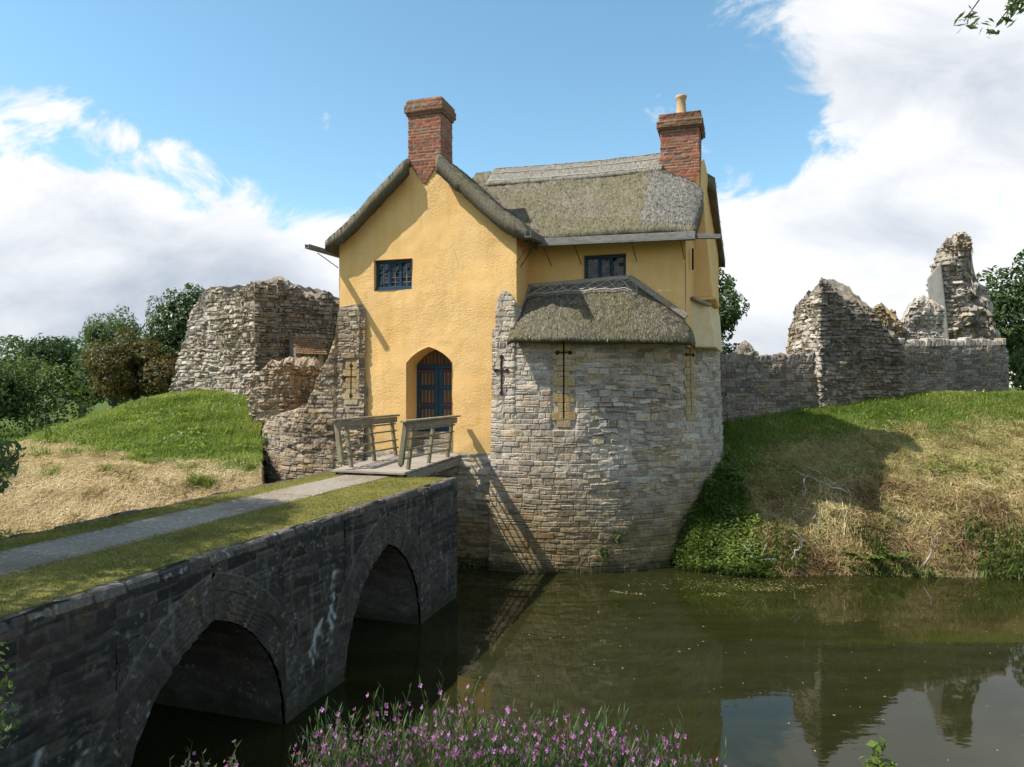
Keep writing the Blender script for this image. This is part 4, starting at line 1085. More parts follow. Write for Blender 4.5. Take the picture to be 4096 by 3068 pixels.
mb = MB(); cope(mb, (12.5, 23.55), (17.2, 25.2), lambda s: 5.56 + .03 * s, 6, .55, .2, .24, .42); off(bevel(mb.obj('coping', M['coping']), .03), E)
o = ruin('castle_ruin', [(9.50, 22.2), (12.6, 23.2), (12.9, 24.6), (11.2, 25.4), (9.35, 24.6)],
     image_skyline([(.36, .05), (.38, .07), (.389, .095), (.398, .113), (.412, .128), (.428, .145), (.44, .145), (.452, .134), (.46, .125), (.475, .122), (.49, .117), (.505, .103), (.52, .085), (.535, .066), (.56, .05)]),
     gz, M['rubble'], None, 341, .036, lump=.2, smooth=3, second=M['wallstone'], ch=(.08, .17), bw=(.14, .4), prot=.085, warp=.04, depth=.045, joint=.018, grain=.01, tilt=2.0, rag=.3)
tag(o, 'gable shaped dark rubble ruin rising out of the right hand wall', 'castle ruin')
o = ruin('castle_ruin', [(13.4, 26.8), (14.6, 26.8), (14.8, 27.8), (13.3, 27.8)], image_skyline([(.49, .095), (.505, .105), (.515, .110), (.53, .100), (.545, .09), (.56, .07)]), gz, M['lichen'], None, 351, .04, lump=.2, smooth=3, ch=(.09, .18), bw=(.14, .36), prot=.1, depth=.05, tilt=2, rag=.25)
tag(o, 'orange lichened ruin lump behind the right hand wall', 'castle ruin')
o = ruin('castle_ruin', [(15.0, 27.8), (16.8, 27.9), (17.0, 28.9), (14.9, 28.9)], image_skyline([(.52, .06), (.537, .075), (.553, .112), (.57, .12), (.585, .118), (.6, .11)]), gz, M['rubble'], None, 361, .04, lump=.2, smooth=3, ch=(.09, .18), bw=(.14, .36), prot=.1, depth=.05, tilt=2, rag=.25)
tag(o, 'pale ruin lump just left of the tall stone pillar', 'castle ruin')
TR = ruin('pillar_ruin', [(17.9, 29.6), (19.9, 29.7), (20.3, 31.2), (18.2, 31.2)],
     image_skyline([(.585, .15), (.59, .178), (.60, .195), (.608, .206), (.62, .210), (.632, .210), (.638, .205), (.642, .175), (.65, .14), (.66, .115), (.668, .07), (.68, .05)]),
     gz, M['rubble'], None, 371, .042, lump=.42, smooth=3, rag=.3, tilt=2.0, ch=(.11, .24), bw=(.16, .42), prot=.18, warp=.05, depth=.07, joint=.022, grain=.015)
tag(TR, 'tall ragged stone pillar with smooth cement rendered left side', 'castle ruin')
mb = MB(); mb.hexa(np.array([(17.52, 29.5, 3.6), (18.1, 29.25, 3.6), (18.3, 30.1, 3.6), (17.85, 30.1, 3.6), (17.12, 29.6, 8.65), (17.55, 29.35, 9.35), (17.9, 30.1, 9.35), (17.42, 30.1, 8.65)], float))
o = bevel(mb.obj('rendered_side', M['render']), .05, 2); o.parent = TR
o = ruin('ruin_stump', [(8.0, 25.5), (8.9, 25.6), (8.8, 26.3), (8.0, 26.2)], lambda x, y: 5.75 - abs(x - 8.4) * .9, gz, M['wallstone'], None, 381, .06, lump=.12, prot=.08)
tag(o, 'small rubble stump peeping over the wall beside the round tower', 'castle ruin')

# ------------------------------------------------------------------ stone bridge
BR = house_empty('stone_bridge'); tag(BR, 'blackened stone bridge with two pointed arches crossing the moat', 'bridge')
AR = [-2.99, -6.93]; AA, AH = 1.26, 1.69; RAD = (AA * AA + AH * AH) / (2 * AA); BT = 2.38; BW = -3.02; BEND = -15.0
def arch_z(v):
    z = np.full_like(v, -.7)
    for c in AR:
        q = np.abs(v - c); z = np.where(q < AA, np.sqrt(np.maximum(RAD ** 2 - (q + RAD - AA) ** 2, 0)), z)
    return z
def white_marks(V, Z):
    def streak(v0, z0, z1, w, k): return np.exp(-((V - v0 - .03 * np.sin(Z * 21 + k)) / w) ** 2 * 2) * (Z > z0) * (Z < z1)
    w = streak(-4.55, .95, 1.62, .035, 0) + streak(-4.62, .60, 1.18, .045, 2) + streak(-4.86, .55, 1.05, .05, 4) + streak(-4.97, .62, .95, .05, 1) + streak(-5.05, .50, .78, .035, 3)
    w = w + np.exp(-((V + 4.55) / .12) ** 2) * (abs(Z - 1.60) < .03)
    w = w + streak(-8.55, .85, 1.05, .05, 5) + streak(-8.95, 1.0, 1.25, .04, 6)
    n = fbm(V * 13, Z * 9, seed=77)
    return np.clip(w * 1.1 * sstep(.36, .56, n), 0, 1) * .62
def side_sheet(name, u, sgn, seed, res):
    runs = []; cuts = [BEND]
    for c in sorted(AR): cuts += [c - AA, c, c + AA]
    cuts += [0.0]
    VV, FF, off_, at_all = [], [], 0, {'r1': [], 'mo': [], 'wh': []}
    for a, b in zip(cuts[:-1], cuts[1:]):
        v = np.linspace(a, b, int((b - a) / res) + 2); inn = any(abs((a + b) / 2 - c) < AA for c in AR)
        bz = arch_z(np.clip(v, a + 1e-4, b - 1e-4)) if inn else np.full_like(v, -.7)
        nr = int(3.0 / res); Z = bz + (BT + .02 * np.sin(v * 3.3) + .015 * np.sin(v * 9.1) - bz) * np.linspace(0, 1, nr)[:, None]; V = np.broadcast_to(v, Z.shape)
        d, at = masonry(V, Z, seed, ch=(.10, .19), bw=(.22, .50), prot=.018, warp=.015, depth=.014)
        for c in AR:
            for sg in (-1, 1):
                cc = c - sg * (RAD - AA); q = np.hypot(V - cc, Z); ang = np.arctan2(Z, (V - cc) * sg); rd = q - RAD
                inside = (rd > -.02) & (rd < .50) & ((V - c) * sg >= -.01) & (Z > -.1)
                dv, av = masonry(ang * RAD * 1.15, rd + 5, seed + 5, ch=(.6, .61), bw=(.10, .15), prot=.03, warp=.01, depth=.02, skew=.5, split=0, wave=0)
                d = np.where(inside, dv + .01, d); at['r1'] = np.where(inside, av['r1'] * .42 + .42, at['r1']); at['mo'] = np.where(inside, np.maximum(av['mo'], sstep(.46, .50, rd)), at['mo'])
        d = d + (fbm(V * .8, Z * .8, seed=seed + 2) - .5) * .06 - .05 * sstep(BT - .10, BT, Z)
        P = np.stack([u + sgn * d, V, Z], -1)
        FF.append(grid_faces(nr, len(v), off=off_, flip=sgn < 0)); VV.append(P.reshape(-1, 3)); off_ += Z.size
        at['wh'] = white_marks(V, Z) if sgn > 0 else 0 * Z
        for k in at_all: at_all[k].append(at[k].ravel())
    return mesh_obj(name, np.vstack(VV), np.vstack(FF), M['bridge'], BR, {k: np.concatenate(x) for k, x in at_all.items()})
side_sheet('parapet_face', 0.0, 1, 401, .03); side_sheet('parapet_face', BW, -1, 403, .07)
for c in AR:
    th0 = math.acos((RAD - AA) / RAD); a = np.linspace(0, th0, 40)
    left = np.stack([c + (RAD - AA) - RAD * np.cos(a), RAD * np.sin(a)], -1); right = np.stack([2 * c - left[::-1, 0], left[::-1, 1]], -1)
    ln = np.vstack([[(c - AA, -.7)], left, right[1:], [(c + AA, -.7)]])
    dd = np.concatenate([[0], np.cumsum(np.hypot(*np.diff(ln, axis=0).T))]); s = lin(0, dd[-1], .04); lv, lz = np.interp(s, dd, ln[:, 0]), np.interp(s, dd, ln[:, 1])
    u = lin(BW + .0, -.0, .05); S, U = np.meshgrid(s, u); d, at = masonry(U, S, 411, ch=(.10, .17), bw=(.22, .5), prot=.02)
    nv = np.gradient(lz, s); nz = -np.gradient(lv, s)
    P = np.stack([U, lv + nv * d * .6, lz + nz * d * .6], -1)
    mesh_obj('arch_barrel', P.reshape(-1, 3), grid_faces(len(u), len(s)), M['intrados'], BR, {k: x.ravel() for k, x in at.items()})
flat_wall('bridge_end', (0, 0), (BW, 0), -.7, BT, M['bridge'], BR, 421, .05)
# kerb stones along both edges
rg = random.Random(3)
for (ua, ub) in ((-.17, .025), (BW - .025, BW + .17)):
    v = 0.02; mb = MB()
    while v > -14.8:
        l = rg.uniform(.13, .42); h = rg.uniform(-.03, .025); 
        P = [(ua, v, BT - .1), (ub, v, BT - .1), (ub, v - l + .012, BT - .1), (ua, v - l + .012, BT - .1)]
        P = np.array(P + [(x + (.02 if x < ub - .01 else -.035), y, BT + .012 + h * .5) for x, y, _ in P]); P += np.array([[rg.uniform(-.014, .014) for _ in range(3)] for _ in range(8)])
        mb.hexa(P, a=rg.random()); v -= l
    bevel(mb.obj('kerb', M['kerb'], BR), .02)
# flagged path
def path():
    E = house_empty('path'); tag(E, 'pale stone flagged strip along the bridge deck', 'path', kind='structure')
    mb = MB(); v = .05; rg = random.Random(5)
    while v > -15:
        l = rg.uniform(.9, 1.7); mb.box(-2.29 + rg.uniform(-.03, .03), -1.30 + rg.uniform(-.03, .03), v - l + .012, v, BT - .08, BT + .022 + rg.uniform(-.006, .006), .006, a=rg.random()); v -= l
    bevel(mb.obj('paving_slabs', M['paving'], E), .01)
path()

def blades(name, P, h, w, lean, seed, mat, parent=None, flat=0.0, rr=(0, 1), tone=None):
    """P (n,3) roots; each blade one bent, tapered strip (quad + tip triangle)"""
    rg = np.random.default_rng(seed); n = len(P)
    a = rg.uniform(0, 2 * math.pi, n); D = np.stack([np.cos(a), np.sin(a), 0 * a], -1); S = np.stack([-np.sin(a), np.cos(a), 0 * a], -1)
    hh = (h * rg.uniform(.5, 1.3, n))[:, None] if np.isscalar(h) else h[:, None]; le = rg.uniform(.3, 1.4, (n, 1)) * lean; ww = w * rg.uniform(.6, 1.4, (n, 1))
    up = np.array([0, 0, 1.]) * (1 - flat) + 0
    m = P + up * hh * .55 + D * hh * le * .35; t = P + up * hh * (.95 - .3 * np.minimum(le, 1.5)) + D * hh * le
    V = np.stack([P - S * ww, P + S * ww, m + S * ww * .7, m - S * ww * .7, t], 1).reshape(-1, 3)
    i = np.arange(n)[:, None] * 5
    tn = rg.uniform(*rr, n) if tone is None else np.clip(tone + rg.normal(0, .18, n), 0, 1)
    return mesh_obj(name, V, [i + np.array([0, 1, 2, 3]), i + np.array([3, 2, 4])], mat, parent, {'r1': np.repeat(tn, 5)}, smooth=False)

def strands(name, P, ln, w, seed, mat, tilt=.25, parent=None, tone=None):
    """dry stems lying about: thin two-piece strips"""
    rg = np.random.default_rng(seed); n = len(P)
    a = rg.uniform(0, 2 * math.pi, n); el = rg.normal(0, tilt, n)
    D = np.stack([np.cos(a) * np.cos(el), np.sin(a) * np.cos(el), np.sin(el)], -1)
    # follow the slope of the ground
    e = .15; x, y = P[:, 0], P[:, 1]; g = (ground_h(x + D[:, 0] * e, y + D[:, 1] * e) - ground_h(x - D[:, 0] * e, y - D[:, 1] * e)) / (2 * e)
    D[:, 2] += np.clip(g, -1.2, 1.2); D /= np.linalg.norm(D, axis=1, keepdims=True)
    S = np.cross(D, rg.normal(size=(n, 3))); S /= np.linalg.norm(S, axis=1, keepdims=True)
    l = (ln * rg.uniform(.4, 1.4, n))[:, None]; ww = w * rg.uniform(.6, 1.4, (n, 1)); B = np.array([0, 0, 1.]) * l * rg.uniform(-.05, .22, (n, 1))
    a0, m, b0 = P - D * l * .5, P + B, P + D * l * .5
    V = np.stack([a0 - S * ww, a0 + S * ww, m + S * ww, m - S * ww, b0 + S * ww * .4, b0 - S * ww * .4], 1).reshape(-1, 3); i = np.arange(n)[:, None] * 6
    tn = rg.uniform(0, 1, n) if tone is None else np.clip(tone + rg.normal(0, .2, n), 0, 1)
    return mesh_obj(name, V, np.vstack([i + np.array([0, 1, 2, 3]), i + np.array([3, 2, 4, 5])]), mat, parent, {'r1': np.repeat(tn, 6)}, smooth=False)

def turf():
    us = [(-2.98 + .12, -2.23), (-1.36, -.12)]; E = house_empty('turf'); tag(E, 'mown yellowish turf strips along both sides of the bridge path', 'turf', kind='stuff')
    mb = MB()
    for a, b in us: mb.box(a, b, -14.9, -.12, BT - .1, BT + .012)
    sheet = mb.obj('turf_sheet', M['turf_base'], E)
    rg = np.random.default_rng(17); P = []
    for (a, b), n in zip(us, (22000, 36000)):
        v = -12.5 * rg.uniform(0, 1, n) ** .9 - .12; u = rg.uniform(a, b, n); P.append(np.stack([u, v, np.full(n, BT + .01)], -1))
    P = np.vstack(P); tone = fbm(P[:, 0] * 2.2, P[:, 1] * 2.2, seed=19) * 1.3 - .2
    blades('grass_blades', P, .035, .0035, .9, 18, M['turf'], E, tone=tone)
M['turf_base'] = simple_mat('turf soil', (.10, .10, .024), (.21, .19, .05), 7, .95, .6, .03, byattr=0)
turf()

# ------------------------------------------------------------------ timber footbridge
def footbridge():
    E = house_empty('timber_footbridge'); tag(E, 'short weathered timber footbridge with splayed rails leading to the door', 'footbridge')
    zA, zB = 2.50, 2.60; vA, vB = -.42, 2.44
    def zd(v): return zA + (zB - zA) * (v - vA) / (vB - vA)
    dk = MB(); v = vA; rg = random.Random(9)
    while v < vB - .05:
        w = .145; e = min(v + w, vB); a = rg.random(); ex = rg.uniform(-.02, .02)
        P = [(-2.58 + ex, v, zd(v) - .045), (-.92 + ex, v, zd(v) - .045), (-.92 + ex, e - .008, zd(e) - .045), (-2.58 + ex, e - .008, zd(e) - .045)]
        dk.hexa(np.array(P + [(x, y, z + .045 + .0) for x, y, z in P]) + np.array([0, 0, rg.uniform(-.003, .003)]), a); v = e
    bevel(dk.obj('deck', M['deck'], E), .005)
    bm = MB()
    for u in (-2.42, -1.75, -1.08): bm.bar((u, -.32, 2.36), (u, 2.5, 2.46), .13, .17)
    for v in (-.28, 1.0): bm.bar((-2.62, v, 2.33), (-.86, v, 2.33), .10, .08)
    bevel(bm.obj('beams', M['oak'], E), .008)
    fb = MB(); fb.bar((-.93, -.30, 2.37), (-.93, 2.46, 2.45), .035, .17); fb.bar((-2.57, -.30, 2.37), (-2.57, 2.46, 2.45), .035, .17); bevel(fb.obj('fascia', M['oak'], E), .005)
    for sgn, u0, sp in ((-1, -2.36, -.13), (1, -1.04, .13)):
        rl = empty('railing', (0, 0, 0), 0, E); H = .96
        def at(v, h): return (u0 + sp * h / H, v, 2.56 + h)
        for v in (-.02, .98, 2.02):
            p = MB(); p.bar(at(v, -.26), at(v, H - .05), .062, .09, up=(0, 1, 0)); bevel(p.obj('post', M['oak_green'], rl), .006)
            n = MB()
        hr = MB(); a, b = np.array(at(-.52, H)), np.array(at(2.36, H)); hr.bar(a, b, .14, .045); bevel(hr.obj('handrail', M['oak_green'], rl), .01)
        ap = MB(); ap.bar(np.array(at(-.36, H - .10)), np.array(at(2.28, H - .10)), .045, .13); bevel(ap.obj('apron_board', M['oak'], rl), .006)
        eb = MB(); t0, t1 = np.array(at(-.38, H - .03)), np.array(at(-.38, .10)); eb.bar(t0, t1, .10, .09, up=(0, 1, 0)); eb.bar(t1, t1 + (t1 - t0) * .07, .10, .09, up=(0, 1, 0), taper=.25)
        bevel(eb.obj('drop_post', M['oak_green'], rl), .006)
        for h in (.20, .38, .60, .76):
            r = MB(); r.tube([at(-.34, h), at(1, h), at(2.20, h)], .020, 6); r.obj('rail', M['oak_green'], rl)
footbridge()

# ------------------------------------------------------------------ trees
def T(px, py, d): return ((px - 1106) / 1550 * d, d, 4.2 - (py - 836) / 1550 * d)
def gb(x, y): return (x, y, float(ground_h(np.array([x]), np.array([y]))[0]))
tree('ivy_tree', 'dark ivy covered tree leaning against the left end of the tall ruin', 'tree', gb(-14.6, 31.5), (-14.4, 31.5, 6.1), (1.7, 1.5, 2.2), 30, .85, 26000, .18, M['leaf_ivy'], 501, .3, extra=[((-13.1, 31.3, 7.6), (.8, .8, .7)), ((-14.2, 31, 7.3), (.8, .8, .8)), ((-13.2, 30.6, 6.2), (.8, .7, 1.2)), ((-13.6, 30.3, 4.8), (.8, .8, 1.2))])
tree('rusty_bush', 'rust tinged hawthorn bush in front of the ivy tree', 'bush', gb(-15.2, 29), (-15.0, 28.6, 4.9), (1.5, 1.4, 1.2), 22, .7, 18000, .15, M['leaf_rust'], 502, .15, extra=[((-13.8, 28.2, 4.6), (.8, .7, .8)), ((-15.7, 29.2, 6.0), (.5, .5, .7))])
tree('willow_tree', 'grey green willow standing behind the rusty bush', 'tree', gb(-19.6, 35), (-19.3, 35, 5.6), (1.4, 1.4, 2.4), 26, .9, 15000, .2, M['leaf_willow'], 503, .2, droop=.4, aspect=.35, extra=[((-19.0, 35, 7.3), (.7, .7, .9)), ((-20.2, 35, 6.3), (.7, .7, .8)), ((-17.6, 35.5, 8.0), (.5, .5, .8))])
tree('hedge_tree', 'broad mid green tree at the far left edge of the picture', 'tree', gb(-24.5, 33), (-24.0, 33, 4.0), (3.6, 2.2, 1.55), 44, 1.1, 26000, .19, M['leaf_mid'], 504, .3, extra=[((-22.6, 32, 3.9), (1.4, 1, 1.2)), ((-20.5, 33, 4.1), (1.6, 1, 1.3)), ((-25.3, 31.5, 4.0), (1.4, 1, 1.4)), ((-20, 32, 3.1), (1.3, 1, 1)), ((-22.5, 31.8, 2.6), (1.7, 1, 1.1)), ((-25.2, 31.4, 2.6), (1.7, 1, 1.1)), ((-19.4, 31.6, 2.5), (1.5, .9, .9))])
tree('far_tree', 'darker rounded tree rising behind the broad left tree', 'tree', gb(-30, 46), (-30.5, 46, 5.2), (3.6, 2.5, 2.1), 26, 1.3, 8000, .32, M['leaf_dark'], 505, .3)
tree('far_tree', 'dark low tree in the gap between the broad left tree and the willow', 'tree', gb(-26, 48), (-26, 48, 4.9), (3.5, 2, 2.0), 24, 1.2, 7000, .32, M['leaf_dark'], 506, .25)
tree('yew_tree', 'dark round tree just right of the gatehouse end wall', 'tree', gb(9.6, 33.5), (9.2, 33.5, 8.0), (1.35, 1.3, 2.1), 24, .72, 11000, .20, M['leaf_dark'], 507, .25, extra=[((8.6, 33.5, 9.6), (.7, .7, .7)), ((10.3, 33.5, 5.4), (.9, .8, .9)), ((9.4, 33.2, 5.6), (.9, .8, .9)), ((8.6, 33.5, 6.2), (.9, .8, .9))])
tree('broadleaf_tree', 'large dark broadleaf tree behind the stone pillar at the right edge', 'tree', gb(27.5, 38), (27.6, 38, 7.6), (3.9, 2.8, 3.6), 46, 1.15, 16000, .28, M['leaf_dark'], 508, .4, extra=[((25.5, 38, 9.6), (1.1, 1, 1.0)), ((25.0, 38, 5.2), (1.0, 1, 1.4)), ((27.4, 37, 10.4), (1.5, 1, .9)), ((25.4, 37, 7.2), (1.0, 1, 1.5))])
tree('hedge_bush', 'round dark bush closing the gap past the end of the right hand wall', 'bush', gb(23, 31), (23.2, 31, 4.6), (1.6, 1.2, 1.3), 16, .8, 5000, .2, M['leaf_mid'], 509, .12)
for i, (x, y, w, h, lab) in enumerate([(-36, 60, 5, 5.5, 'distant hedgerow tree beyond the left trees'), (-14, 70, 4, 4, 'distant hedgerow tree hidden behind the left ruin')]):
    tree('far_tree', lab, 'tree', gb(x, y), (x, y, 2 + h * .55), (w, w * .7, h * .5), 18, 1.6, 3000, .5, M['leaf_dark'], 520 + i, .3)
# tree on the near bank, left of the frame, whose shade dapples the bridge
tree('overhanging_tree', 'leafy willow on the near bank whose low twigs enter at the left edge', 'tree', gb(-12.0, 7.0), (-9.75, 7.9, 8.1), (1.9, 3.2, 1.5), 44, .9, 70000, .16, M['leaf_willow'], 541, .3, droop=.4, aspect=.3,
     extra=[((-7.5, 9.9, 3.1), (.55, .6, .55)), ((-7.9, 9.8, 4.2), (.6, .6, .8)), ((-6.75, 9.55, 3.35), (.18, .3, .22)), ((-8.3, 9.2, 2.4), (.9, .6, .8)), ((-7.9, 10.6, 1.7), (.6, .6, .6)), ((-9.6, 8.0, 5.6), (1.2, 1.4, 1.4)), ((-7.9, 5.7, 8.0), (1.6, 1.7, 1.1)), ((-6.6, 4.6, 7.6), (1.2, 1.3, .9)), ((-9.2, 6.4, 7.6), (1.3, 1.3, 1.0))])
def near_shrub():
    E = empty('shrub', gb(-3.55, 4.0)); tag(E, 'yellow green shrub cut off by the lower left corner of the picture', 'shrub'); b = np.array(E.location)
    bl = [(np.array(c) - b, r) for c, r in (((-3.2, 4.2, 2.45), (.27, .3, .32)), ((-3.3, 4.2, 2.05), (.30, .3, .3)), ((-3.5, 4.1, 1.7), (.5, .4, .6)), ((-3.02, 4.2, 2.2), (.12, .2, .14)))]
    foliage('leaves', leaf_cloud(bl, 1500, .055, 551, shell=.2), M['leaf_mid'], E)
    mb = MB()
    for k in range(6): mb.tube([(0, 0, -.1), (.1 * k - .2, .1, .6), (.13 * k - .2, .2, 1.2 - .1 * k)], [.018, .012, .005], 5)
    mb.obj('stems', M['bark'], E)
near_shrub()
def twig_tree():
    E = empty('ash_tree', gb(5.2, .8)); tag(E, 'tree overhead whose leafy twig tips hang into the top right corner', 'tree'); b = np.array(E.location)
    mb = MB(); J = lambda *p: [np.array(q) - b for q in p]
    mb.tube(J((5.2, .8, 2.2), (5.15, .85, 4), (5.0, 1.0, 6), (4.9, 1.2, 8)), [.17, .15, .12, .08], 8)
    lm = J((5.05, 1.0, 5.6), (4.4, 2.0, 6.9), (3.5, 3.2, 7.1), (3.0, 3.9, 6.75)); mb.tube(lm, [.06, .04, .025, .012], 6)
    tw = []
    for a, q in (((3.0, 3.9, 6.75), (2.52, 4.0, 6.24)), ((3.3, 3.5, 6.95), (2.70, 4.0, 6.22)), ((3.0, 3.9, 6.75), (2.85, 4.05, 6.33)), ((3.5, 3.2, 7.1), (3.1, 4.1, 6.5))):
        mb.tube(J(a, ((a[0] + q[0]) / 2, (a[1] + q[1]) / 2, (a[2] + q[2]) / 2 + .1), q), [.008, .006, .003], 5); tw.append((a, q))
    mb.obj('trunk', M['bark'], E, smooth=True)
    rg = np.random.default_rng(5); bl = []
    for a, q in tw:
        for k in range(11): f = .35 + .065 * k; c = np.array(a) * (1 - f) + np.array(q) * f - b; bl.append((c + rg.normal(0, .02, 3), (.06, .06, .06)))
    big = [(np.array(c) - b, r) for c, r in (((5.4, .6, 8.2), (1.3, 1.2, 1.0)), ((6.4, .2, 7.4), (1.2, 1.2, .9)), ((4.6, -.6, 8), (1.2, 1, .9)))]
    V1, t1 = leaf_cloud(bl, 420, .06, 561, shell=.1, aspect=.35, droop=.8); V2, t2 = leaf_cloud(big, 3500, .1, 562)
    foliage('leaves', (np.vstack([V1, V2]), np.concatenate([t1, t2])), M['leaf_mid'], E)
twig_tree()
# far hill
def hill():
    x = np.linspace(-900, 500, 90); y = np.linspace(700, 1500, 24); X, Y = np.meshgrid(x, y)
    Z = 1 + 62 * np.exp(-((Y - 1150) / 260) ** 2) * (.55 + .45 * fbm(X * .004, Y * .004, seed=90)) * np.exp(-((X + 520) / 420) ** 2)
    o = mesh_obj('hills', np.stack([X, Y, Z], -1).reshape(-1, 3), grid_faces(24, 90), M['hill']); tag(o, 'low wooded hill on the horizon', 'hill', kind='structure')
M['hill'] = simple_mat('wooded hill', (.03, .05, .035), (.06, .085, .05), .05, .95, 0, .1, byattr=0)
hill()

# ------------------------------------------------------------------ ground cover
def scatter(n, x0, x1, y0, y1, fn, seed):
    rg = np.random.default_rng(seed); x = rg.uniform(x0, x1, n); y = rg.uniform(y0, y1, n)
    p = fn(x, y); k = rg.uniform(0, 1, n) < p; x, y = x[k], y[k]
    return np.stack([x, y, ground_h(x, y) - .01], -1)
def not_built(x, y):
    u, v = to_uv(x, y); return (np.hypot(u - DC[0], v - DC[1]) > 4.75) & (np.hypot(u - LC[0], v - LC[1]) > 4.75) & ~((u > -4.2) & (u < 3.6) & (v > 2.2) & (v < 8)) & ~((u > BW - .1) & (u < .1) & (v < 0))
def f_green_left(x, y): l, r = straw_mask(x, y); return (1 - l) * not_built(x, y) * (ground_h(x, y) > .15) * (x < -.346 * y) * (1 - sstep(8.2, 10.5, np.hypot(x - MC[0], y - MC[1]) - 1.6 * (y < 20)))
def f_green_right(x, y): l, r = straw_mask(x, y); return np.clip(1 - r * 1.0, 0.06, 1) * not_built(x, y) * (ground_h(x, y) > .15)
def grass():
    P = scatter(120000, -19, -5.5, 12.8, 29, f_green_left, 601)
    o = blades('grass', P, .17, .010, .8, 602, M['grass'], tone=fbm(P[:, 0] * .9, P[:, 1] * .9, seed=605) * 1.4 - .2); tag(o, 'bright green rough grass covering the mound left of the tower', 'grass', kind='stuff')
    P = scatter(120000, 3.4, 20, 16, 27, f_green_right, 603)
    o = blades('grass', P, .15, .010, .8, 604, M['grass'], tone=fbm(P[:, 0] * .9, P[:, 1] * .9, seed=606) * 1.3 - .15); tag(o, 'green grass along the foot of the right hand wall', 'grass', kind='stuff')
    P = scatter(60000, -40, -12, 16, 42, lambda x, y: sstep(7.5, 10, np.hypot(x - MC[0], y - MC[1])) * (1 - straw_mask(x, y)[0]) * (x < -.55 * y), 607)  # rough far meadow; its dark blade colour stands in for shade
    o = blades('grass', P, .5, .03, .6, 608, M['grass_dark']); tag(o, 'darker tall meadow grass below the far left trees', 'grass', kind='stuff')
    # straw
    P = scatter(210000, -17, -4.5, 12.6, 21.5, lambda x, y: straw_mask(x, y)[0] * not_built(x, y) * (ground_h(x, y) > .2), 611); P[:, 2] += np.random.default_rng(1).uniform(0, .05, len(P))
    t = fbm(P[:, 0] * 1.2, P[:, 1] * 2.2, seed=612) * 1.5 - .2
    o = strands('hay', P, .17, .0042, 613, M['hay'], .18, tone=t); tag(o, 'pale dry cut hay spread on the bank left of the bridge', 'hay', kind='stuff')
    P = scatter(16000, -16, -5, 12.8, 17.5, lambda x, y: straw_mask(x, y)[0] * not_built(x, y) * sstep(.56, .68, fbm(x * 1.1, y * 1.6, seed=615)) * (ground_h(x, y) > .2), 616); P[:, 2] += np.random.default_rng(4).uniform(0, .12, len(P))
    o = strands('hay', P, .22, .008, 617, M['hay_brown'], .5); tag(o, 'darker clumps of brown stems lying in the pale hay on the left', 'hay', kind='stuff')
    P = scatter(150000, 4.2, 19, 17.0, 23, lambda x, y: straw_mask(x, y)[1] * not_built(x, y), 621); P[:, 2] += np.random.default_rng(2).uniform(0, .04, len(P))
    o = strands('hay', P, .18, .006, 622, M['hay_olive'], .25, tone=fbm(P[:, 0] * .9, P[:, 1] * .9, seed=625) * 1.5 - .25); tag(o, 'yellowish mown grass on the upper right bank', 'hay', kind='stuff')
    P = scatter(80000, 4.4, 19, 15.7, 18.4, lambda x, y: (straw_mask(x, y)[1] * .9 + .1) * (ground_h(x, y) > -.05) * not_built(x, y) * (1 - sstep(17.3, 18.4, y)), 623); P[:, 2] += np.random.default_rng(3).uniform(0, .16, len(P)) ** 1.3
    o = strands('hay', P, .34, .007, 624, M['hay_brown'], .55, tone=fbm(P[:, 0] * 1.3, P[:, 1] * 1.3, seed=626) * 1.6 - .3); tag(o, 'tangled brown dead stems heaped along the right water edge', 'hay', kind='stuff')
    P = scatter(30000, 3.0, 5.6, 15.8, 19.5, lambda x, y: (1 - straw_mask(x, y)[1]) * not_built(x, y) * (ground_h(x, y) > -.08), 631)
    o = blades('weeds', P, .34, .016, .9, 632, M['grass_dark'], tone=fbm(P[:, 0] * 1.5, P[:, 1] * 1.5, seed=633) * 1.5 - .1); tag(o, 'green weeds crowding the foot of the round tower', 'weeds', kind='stuff')
    P = scatter(9000, 5, 19, 15.6, 16.8, lambda x, y: sstep(.5, .62, fbm(x * 1.1, y * 1.1, seed=635)) * (ground_h(x, y) > -.1), 634)
    o = blades('weeds', P, .38, .018, 1.0, 636, M['grass_dark']); tag(o, 'patchy green weeds growing through the dead stems at the water edge', 'weeds', kind='stuff')
    P = scatter(9000, -9, 9, 0, 6, lambda x, y: (ground_h(x, y) > .05) * (to_uv(x, y)[1] < -9.2) * not_built(x, y) * (ground_h(x, y) + .6 < 4.2 - .53 * y), 641)
    o = blades('grass', P, .35, .012, .8, 642, M['grass_dark']); tag(o, 'rank grass on the near bank below the viewer', 'grass', kind='stuff')
    P = scatter(7000, -12, -3, 7, 13.4, lambda x, y: (ground_h(x, y) > -.1) * not_built(x, y) * (ground_h(x, y) < .9), 643)
    o = blades('weeds', P, .45, .02, .9, 644, M['grass_dark']); tag(o, 'dark weeds at the water edge left of the bridge', 'weeds', kind='stuff')
grass()
